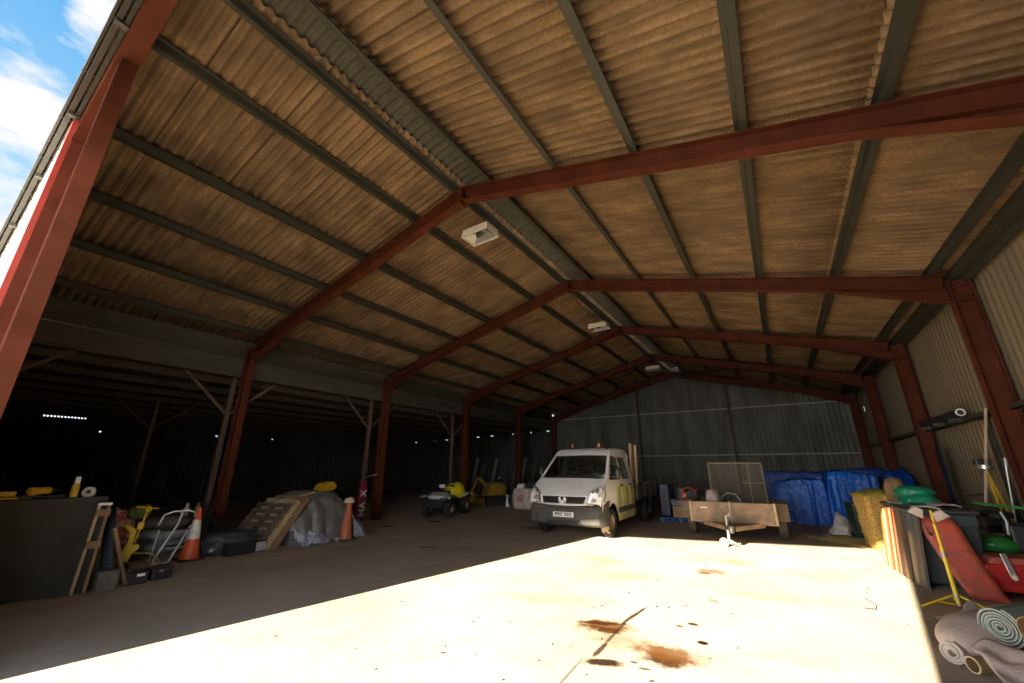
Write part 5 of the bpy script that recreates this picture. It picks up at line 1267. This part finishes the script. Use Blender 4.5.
def ytractor():
    t = thing('yellow_mini_digger', 'dull yellow mini digger with folded arm behind the quad bike', 'digger', (-11.5, 16.1, 0), -.5)
    MB().prism([(-.42, .42), (-.48, .62), (-.30, .92), (.10, 1.02), (.46, .90), (.50, .42)], -.34, .34, 'x').build('body', M('digger_ochre', (.30, .18, .012), .55, 0, .35, 7), t, bevel=.04)
    for s in (-1, 1):
        MB().prism([(-.60, .12), (-.5, .0), (.5, .0), (.62, .12), (.62, .28), (.5, .38), (-.5, .38), (-.60, .28)], s * .44 - .10, s * .44 + .10, 'x').build('track', RUBBER, t, bevel=.02)
    ar = MB().bar((0, -.35, .82), (0, -.80, 1.22), .12, .14).build('boom', M('boom_ochre', (.28, .17, .012), .55, 0, .35, 7), t, bevel=.01)
    MB().bar((0, -.80, 1.22), (0, -1.15, .55), .10, .11).build('dipper_arm', M('dipper_ochre', (.28, .17, .012), .55, 0, .35, 7), ar, bevel=.01)
    MB().prism([(-1.25, .60), (-1.02, .60), (-.92, .32), (-1.05, .10), (-1.34, .14), (-1.20, .34)], -.17, .17, 'x').build('bucket', M('bucket_yellow', (.40, .24, .02), .6, 0, .3, 8), ar, bevel=.01)
    MB().box(-.5, .5, -.74, -.70, .06, .34).build('dozer_blade', YELD, t, bevel=.01)
    MB().box(-.2, .2, .0, .34, 1.0, 1.16).build('seat', BLACKP, t, bevel=.03)
    for s in (-1, 1): MB().tube([(s * .12, -.1, 1.0), (s * .12, -.16, 1.30)], .014, 6).build('lever', BLACKP, t, True)
    MB().lathe([(0, 0), (.03, 0), (.035, .08), (0, .1)], (.2, .2, 1.16), (0, 0, 1), 10).build('work_lamp', LETTER, t, True)
ytractor()
t = thing('marker_cone', 'small white cone on the floor between digger and bulk bag', 'cone', (-10.45, 15.7, 0))
MB().lathe([(.13, 0), (.13, .02), (.085, .03), (.02, .52), (0, .53)], (0, 0, 0), (0, 0, 1), 18).build('cone', LETTER, t, True)
# bulk bag of rubbish
def bulkbag():
    t = thing('bulk_bag', 'pale woven bulk bag with faded red print left of the van', 'bag', (-9.48, 15.7, 0), .1)
    m = MB()
    def fn(u, v):
        a = u * 2 * PI; c, s_ = math.cos(a), math.sin(a); r = min(1 / max(abs(c), abs(s_)), 1.22)
        k = 1 + .14 * math.sin(PI * v) + .05 * nz(c * 2, s_ * 2, v * 3)
        return (.43 * r * c * k, .43 * r * s_ * k, .80 * v + .04 * nz(c * 3, s_ * 3) * v)
    m.grid(fn, 60, 24); m.build('bag_wall', SACKW, t, True, angle=80, solid=.008)
    MB().grid(lambda u, v: ((u - .5) * .75, (v - .5) * .75, .66 + .08 * nz(u * 5, v * 5)), 14, 14).build('fill', TIMBD, t, True)
    for sx, sy in ((-1, -1), (1, -1), (1, 1), (-1, 1)):
        MB().tube([(sx * .40, sy * .30, .74), (sx * .44, sy * .34, .92), (sx * .38, sy * .42, .95), (sx * .32, sy * .42, .76)], .02, 6).build('lifting_loop', M('loop_dark', (.06, .055, .05), .7), t, True)
    pr = MB(); pr.grid(lambda u, v: (-.18 + .30 * u, -.505 - .02 * math.sin(PI * u), .26 + .34 * v), 8, 8, lambda i, j: not (1.2 < math.hypot(i - 3.5, j - 3.5) < 3.6) or nz(i * .9, j * .9) > .25)
    pr.build('faded_print', M('print_red', (.42, .13, .10), .8), t, True)
bulkbag()
sack('white_sack', (-9.62, 15.55, .66), .22, .18, .22, REFL, 'white plastic sack stuffed into the top of the bulk bag', 'sack', seed=41)
sack('dark_sack', (-9.22, 15.75, .66), .22, .2, .26, BLUECL, 'dark blue grey sack stuffed into the top of the bulk bag', 'sack', seed=44)
# dim timber and boards leaning on the lean-to back wall
for i, (x, h) in enumerate([(-18.5, 2.1), (-17.8, 2.3), (-17.2, 1.9), (-16.2, 2.2), (-14.6, 2.0), (-13.9, 2.3), (-13.2, 2.1)]):
    tag(MB().bar((x, 22.3, .01), (x + .1, 22.85, h), .22, .04, (0, 1, 0)).build('stored_board', [TIMBD, GALV, TIMBD, M('pale_sheet', (.3, .3, .27), .7), TIMBD, GALV, TIMBD][i]), 'dim board leaning on the lean-to back wall, %s from the left' % ['first', 'second', 'third', 'fourth', 'fifth', 'sixth', 'seventh'][i], 'board', 'boards against the lean-to back wall')

# ---------------------------------------------------------------- debris on the concrete
st = MB()
for i in range(110):
    x = rnd.uniform(-4.6, 1.0); y = rnd.uniform(2.6, 10.5)
    if x < -4.9 + .17 * y: pass
    s = rnd.choice([.004, .005, .006, .010]) * (1 + y * .04); a = rnd.random() * PI
    c_, s_ = math.cos(a) * s, math.sin(a) * s
    st.obox((x, y, .004), (c_ * 1.6, s_ * 1.6, .002), (-s_ * .7, c_ * .7, 0), (0, 0, .003))
tag(st.build('floor_debris', M('debris', (.05, .035, .022), .9, 0, .4, 30)), 'dark crumbs of dirt scattered over the sunlit concrete', 'debris', kind='stuff')
tag(MB().tube([(.62, 7.5, .006), (.70, 7.2, .008), (.66, 6.95, .02), (.55, 6.98, .006)], .005, 5).build('wire_scrap', DKMETAL), 'thin curved wire scrap on the sunlit floor near the tripod', 'wire')

# ------------------------------------------------------------------ camera, sun, sky
cam = bpy.data.cameras.new('camera'); co = bpy.data.objects.new('camera', cam); C.objects.link(co)
cam.sensor_width = 36; cam.lens = 395.76 / 1024 * 36; cam.clip_start = .02; cam.clip_end = 500
pit, rol, yaw = .3112, .0022, .577
fw = V((-math.sin(yaw) * math.cos(pit), math.cos(yaw) * math.cos(pit), math.sin(pit)))
rt = V((math.cos(yaw), math.sin(yaw), 0)); up = rt.cross(fw)
r2 = math.cos(rol) * rt + math.sin(rol) * up; u2 = -math.sin(rol) * rt + math.cos(rol) * up
mt = Matrix((r2, u2, -fw)).transposed().to_4x4(); mt.translation = (0, 0, 1.602)
co.matrix_world = mt
SC.camera = co

sun = bpy.data.lights.new('sun', 'SUN'); sun.energy = 24; sun.angle = math.radians(.6); sun.color = (1, .88, .67)
so = bpy.data.objects.new('sun', sun); C.objects.link(so)
so.rotation_euler = V((.145, 1, -1 / 2.33)).to_track_quat('-Z', 'Y').to_euler()

wd = bpy.data.worlds.new('sky'); SC.world = wd; wd.use_nodes = True
nt = wd.node_tree; n = nt.nodes; l = nt.links; bg = n['Background']
tc = n.new('ShaderNodeTexCoord'); sp = n.new('ShaderNodeSeparateXYZ'); l.new(tc.outputs['Generated'], sp.inputs[0])
gr = n.new('ShaderNodeMapRange'); gr.inputs['From Min'].default_value = .25; gr.inputs['From Max'].default_value = .75
l.new(sp.outputs['Z'], gr.inputs['Value'])
mx = n.new('ShaderNodeMix'); mx.data_type = 'RGBA'; mx.inputs['A'].default_value = (.42, .66, .82, 1); mx.inputs['B'].default_value = (.055, .32, .68, 1)
l.new(gr.outputs[0], mx.inputs['Factor'])
mp = n.new('ShaderNodeMapping'); mp.inputs['Scale'].default_value = (2, 2, 5); mp.inputs['Location'].default_value = (.3, .1, .2); l.new(tc.outputs['Generated'], mp.inputs[0])
cn = n.new('ShaderNodeTexNoise'); cn.inputs['Scale'].default_value = 2.6; cn.inputs['Detail'].default_value = 8; cn.inputs['Roughness'].default_value = .55
l.new(mp.outputs[0], cn.inputs['Vector'])
cr = n.new('ShaderNodeMapRange'); cr.inputs['From Min'].default_value = .50; cr.inputs['From Max'].default_value = .64; cl = cn.outputs['Fac']
for d, w, amt in (((-.856, -.013, .517), .10, .16), ((-.764, -.001, .645), .045, .14), ((-.931, .006, .365), .12, .17), ((-.80, .0, .60), .06, -.10)):
    dv = n.new('ShaderNodeVectorMath'); dv.operation = 'DISTANCE'; dv.inputs[1].default_value = d; l.new(tc.outputs['Generated'], dv.inputs[0])
    dm = n.new('ShaderNodeMapRange'); dm.interpolation_type = 'SMOOTHSTEP'; dm.inputs['From Min'].default_value = w; dm.inputs['From Max'].default_value = 0; dm.inputs['To Max'].default_value = amt
    l.new(dv.outputs['Value'], dm.inputs['Value'])
    ad = n.new('ShaderNodeMath'); ad.operation = 'ADD'; l.new(cl, ad.inputs[0]); l.new(dm.outputs[0], ad.inputs[1]); cl = ad.outputs[0]
l.new(cl, cr.inputs['Value'])
mx2 = n.new('ShaderNodeMix'); mx2.data_type = 'RGBA'; mx2.inputs['B'].default_value = (.78, .78, .78, 1)
l.new(cr.outputs[0], mx2.inputs['Factor']); l.new(mx.outputs['Result'], mx2.inputs['A'])
hz = n.new('ShaderNodeMapRange'); hz.inputs['From Min'].default_value = .34; hz.inputs['From Max'].default_value = .05; hz.interpolation_type = 'SMOOTHSTEP'
l.new(sp.outputs['Z'], hz.inputs['Value'])
mx3 = n.new('ShaderNodeMix'); mx3.data_type = 'RGBA'; mx3.clamp_result = False; mx3.inputs['B'].default_value = (8.5, 8.5, 8.5, 1)
sd = n.new('ShaderNodeMapRange'); sd.inputs['From Min'].default_value = .25; sd.inputs['From Max'].default_value = -.45
l.new(sp.outputs['Y'], sd.inputs['Value'])
hm = n.new('ShaderNodeMath'); hm.operation = 'MULTIPLY'; l.new(hz.outputs[0], hm.inputs[0]); l.new(sd.outputs[0], hm.inputs[1])
l.new(hm.outputs[0], mx3.inputs['Factor']); l.new(mx2.outputs['Result'], mx3.inputs['A'])
l.new(mx3.outputs['Result'], bg.inputs['Color']); bg.inputs['Strength'].default_value = 1.0
vs = SC.view_settings; vs.view_transform = 'Standard'; vs.look = 'None'; vs.gamma = 1; vs.use_curve_mapping = False; vs.exposure = .4
SC.display_settings.display_device = 'sRGB'
SC.cycles.use_denoising = True
SC.cycles.max_bounces = 10; SC.cycles.diffuse_bounces = 6; SC.cycles.transparent_max_bounces = 16
SC.cycles.sample_clamp_indirect = 8
SC.cycles.caustics_reflective = False; SC.cycles.caustics_refractive = False
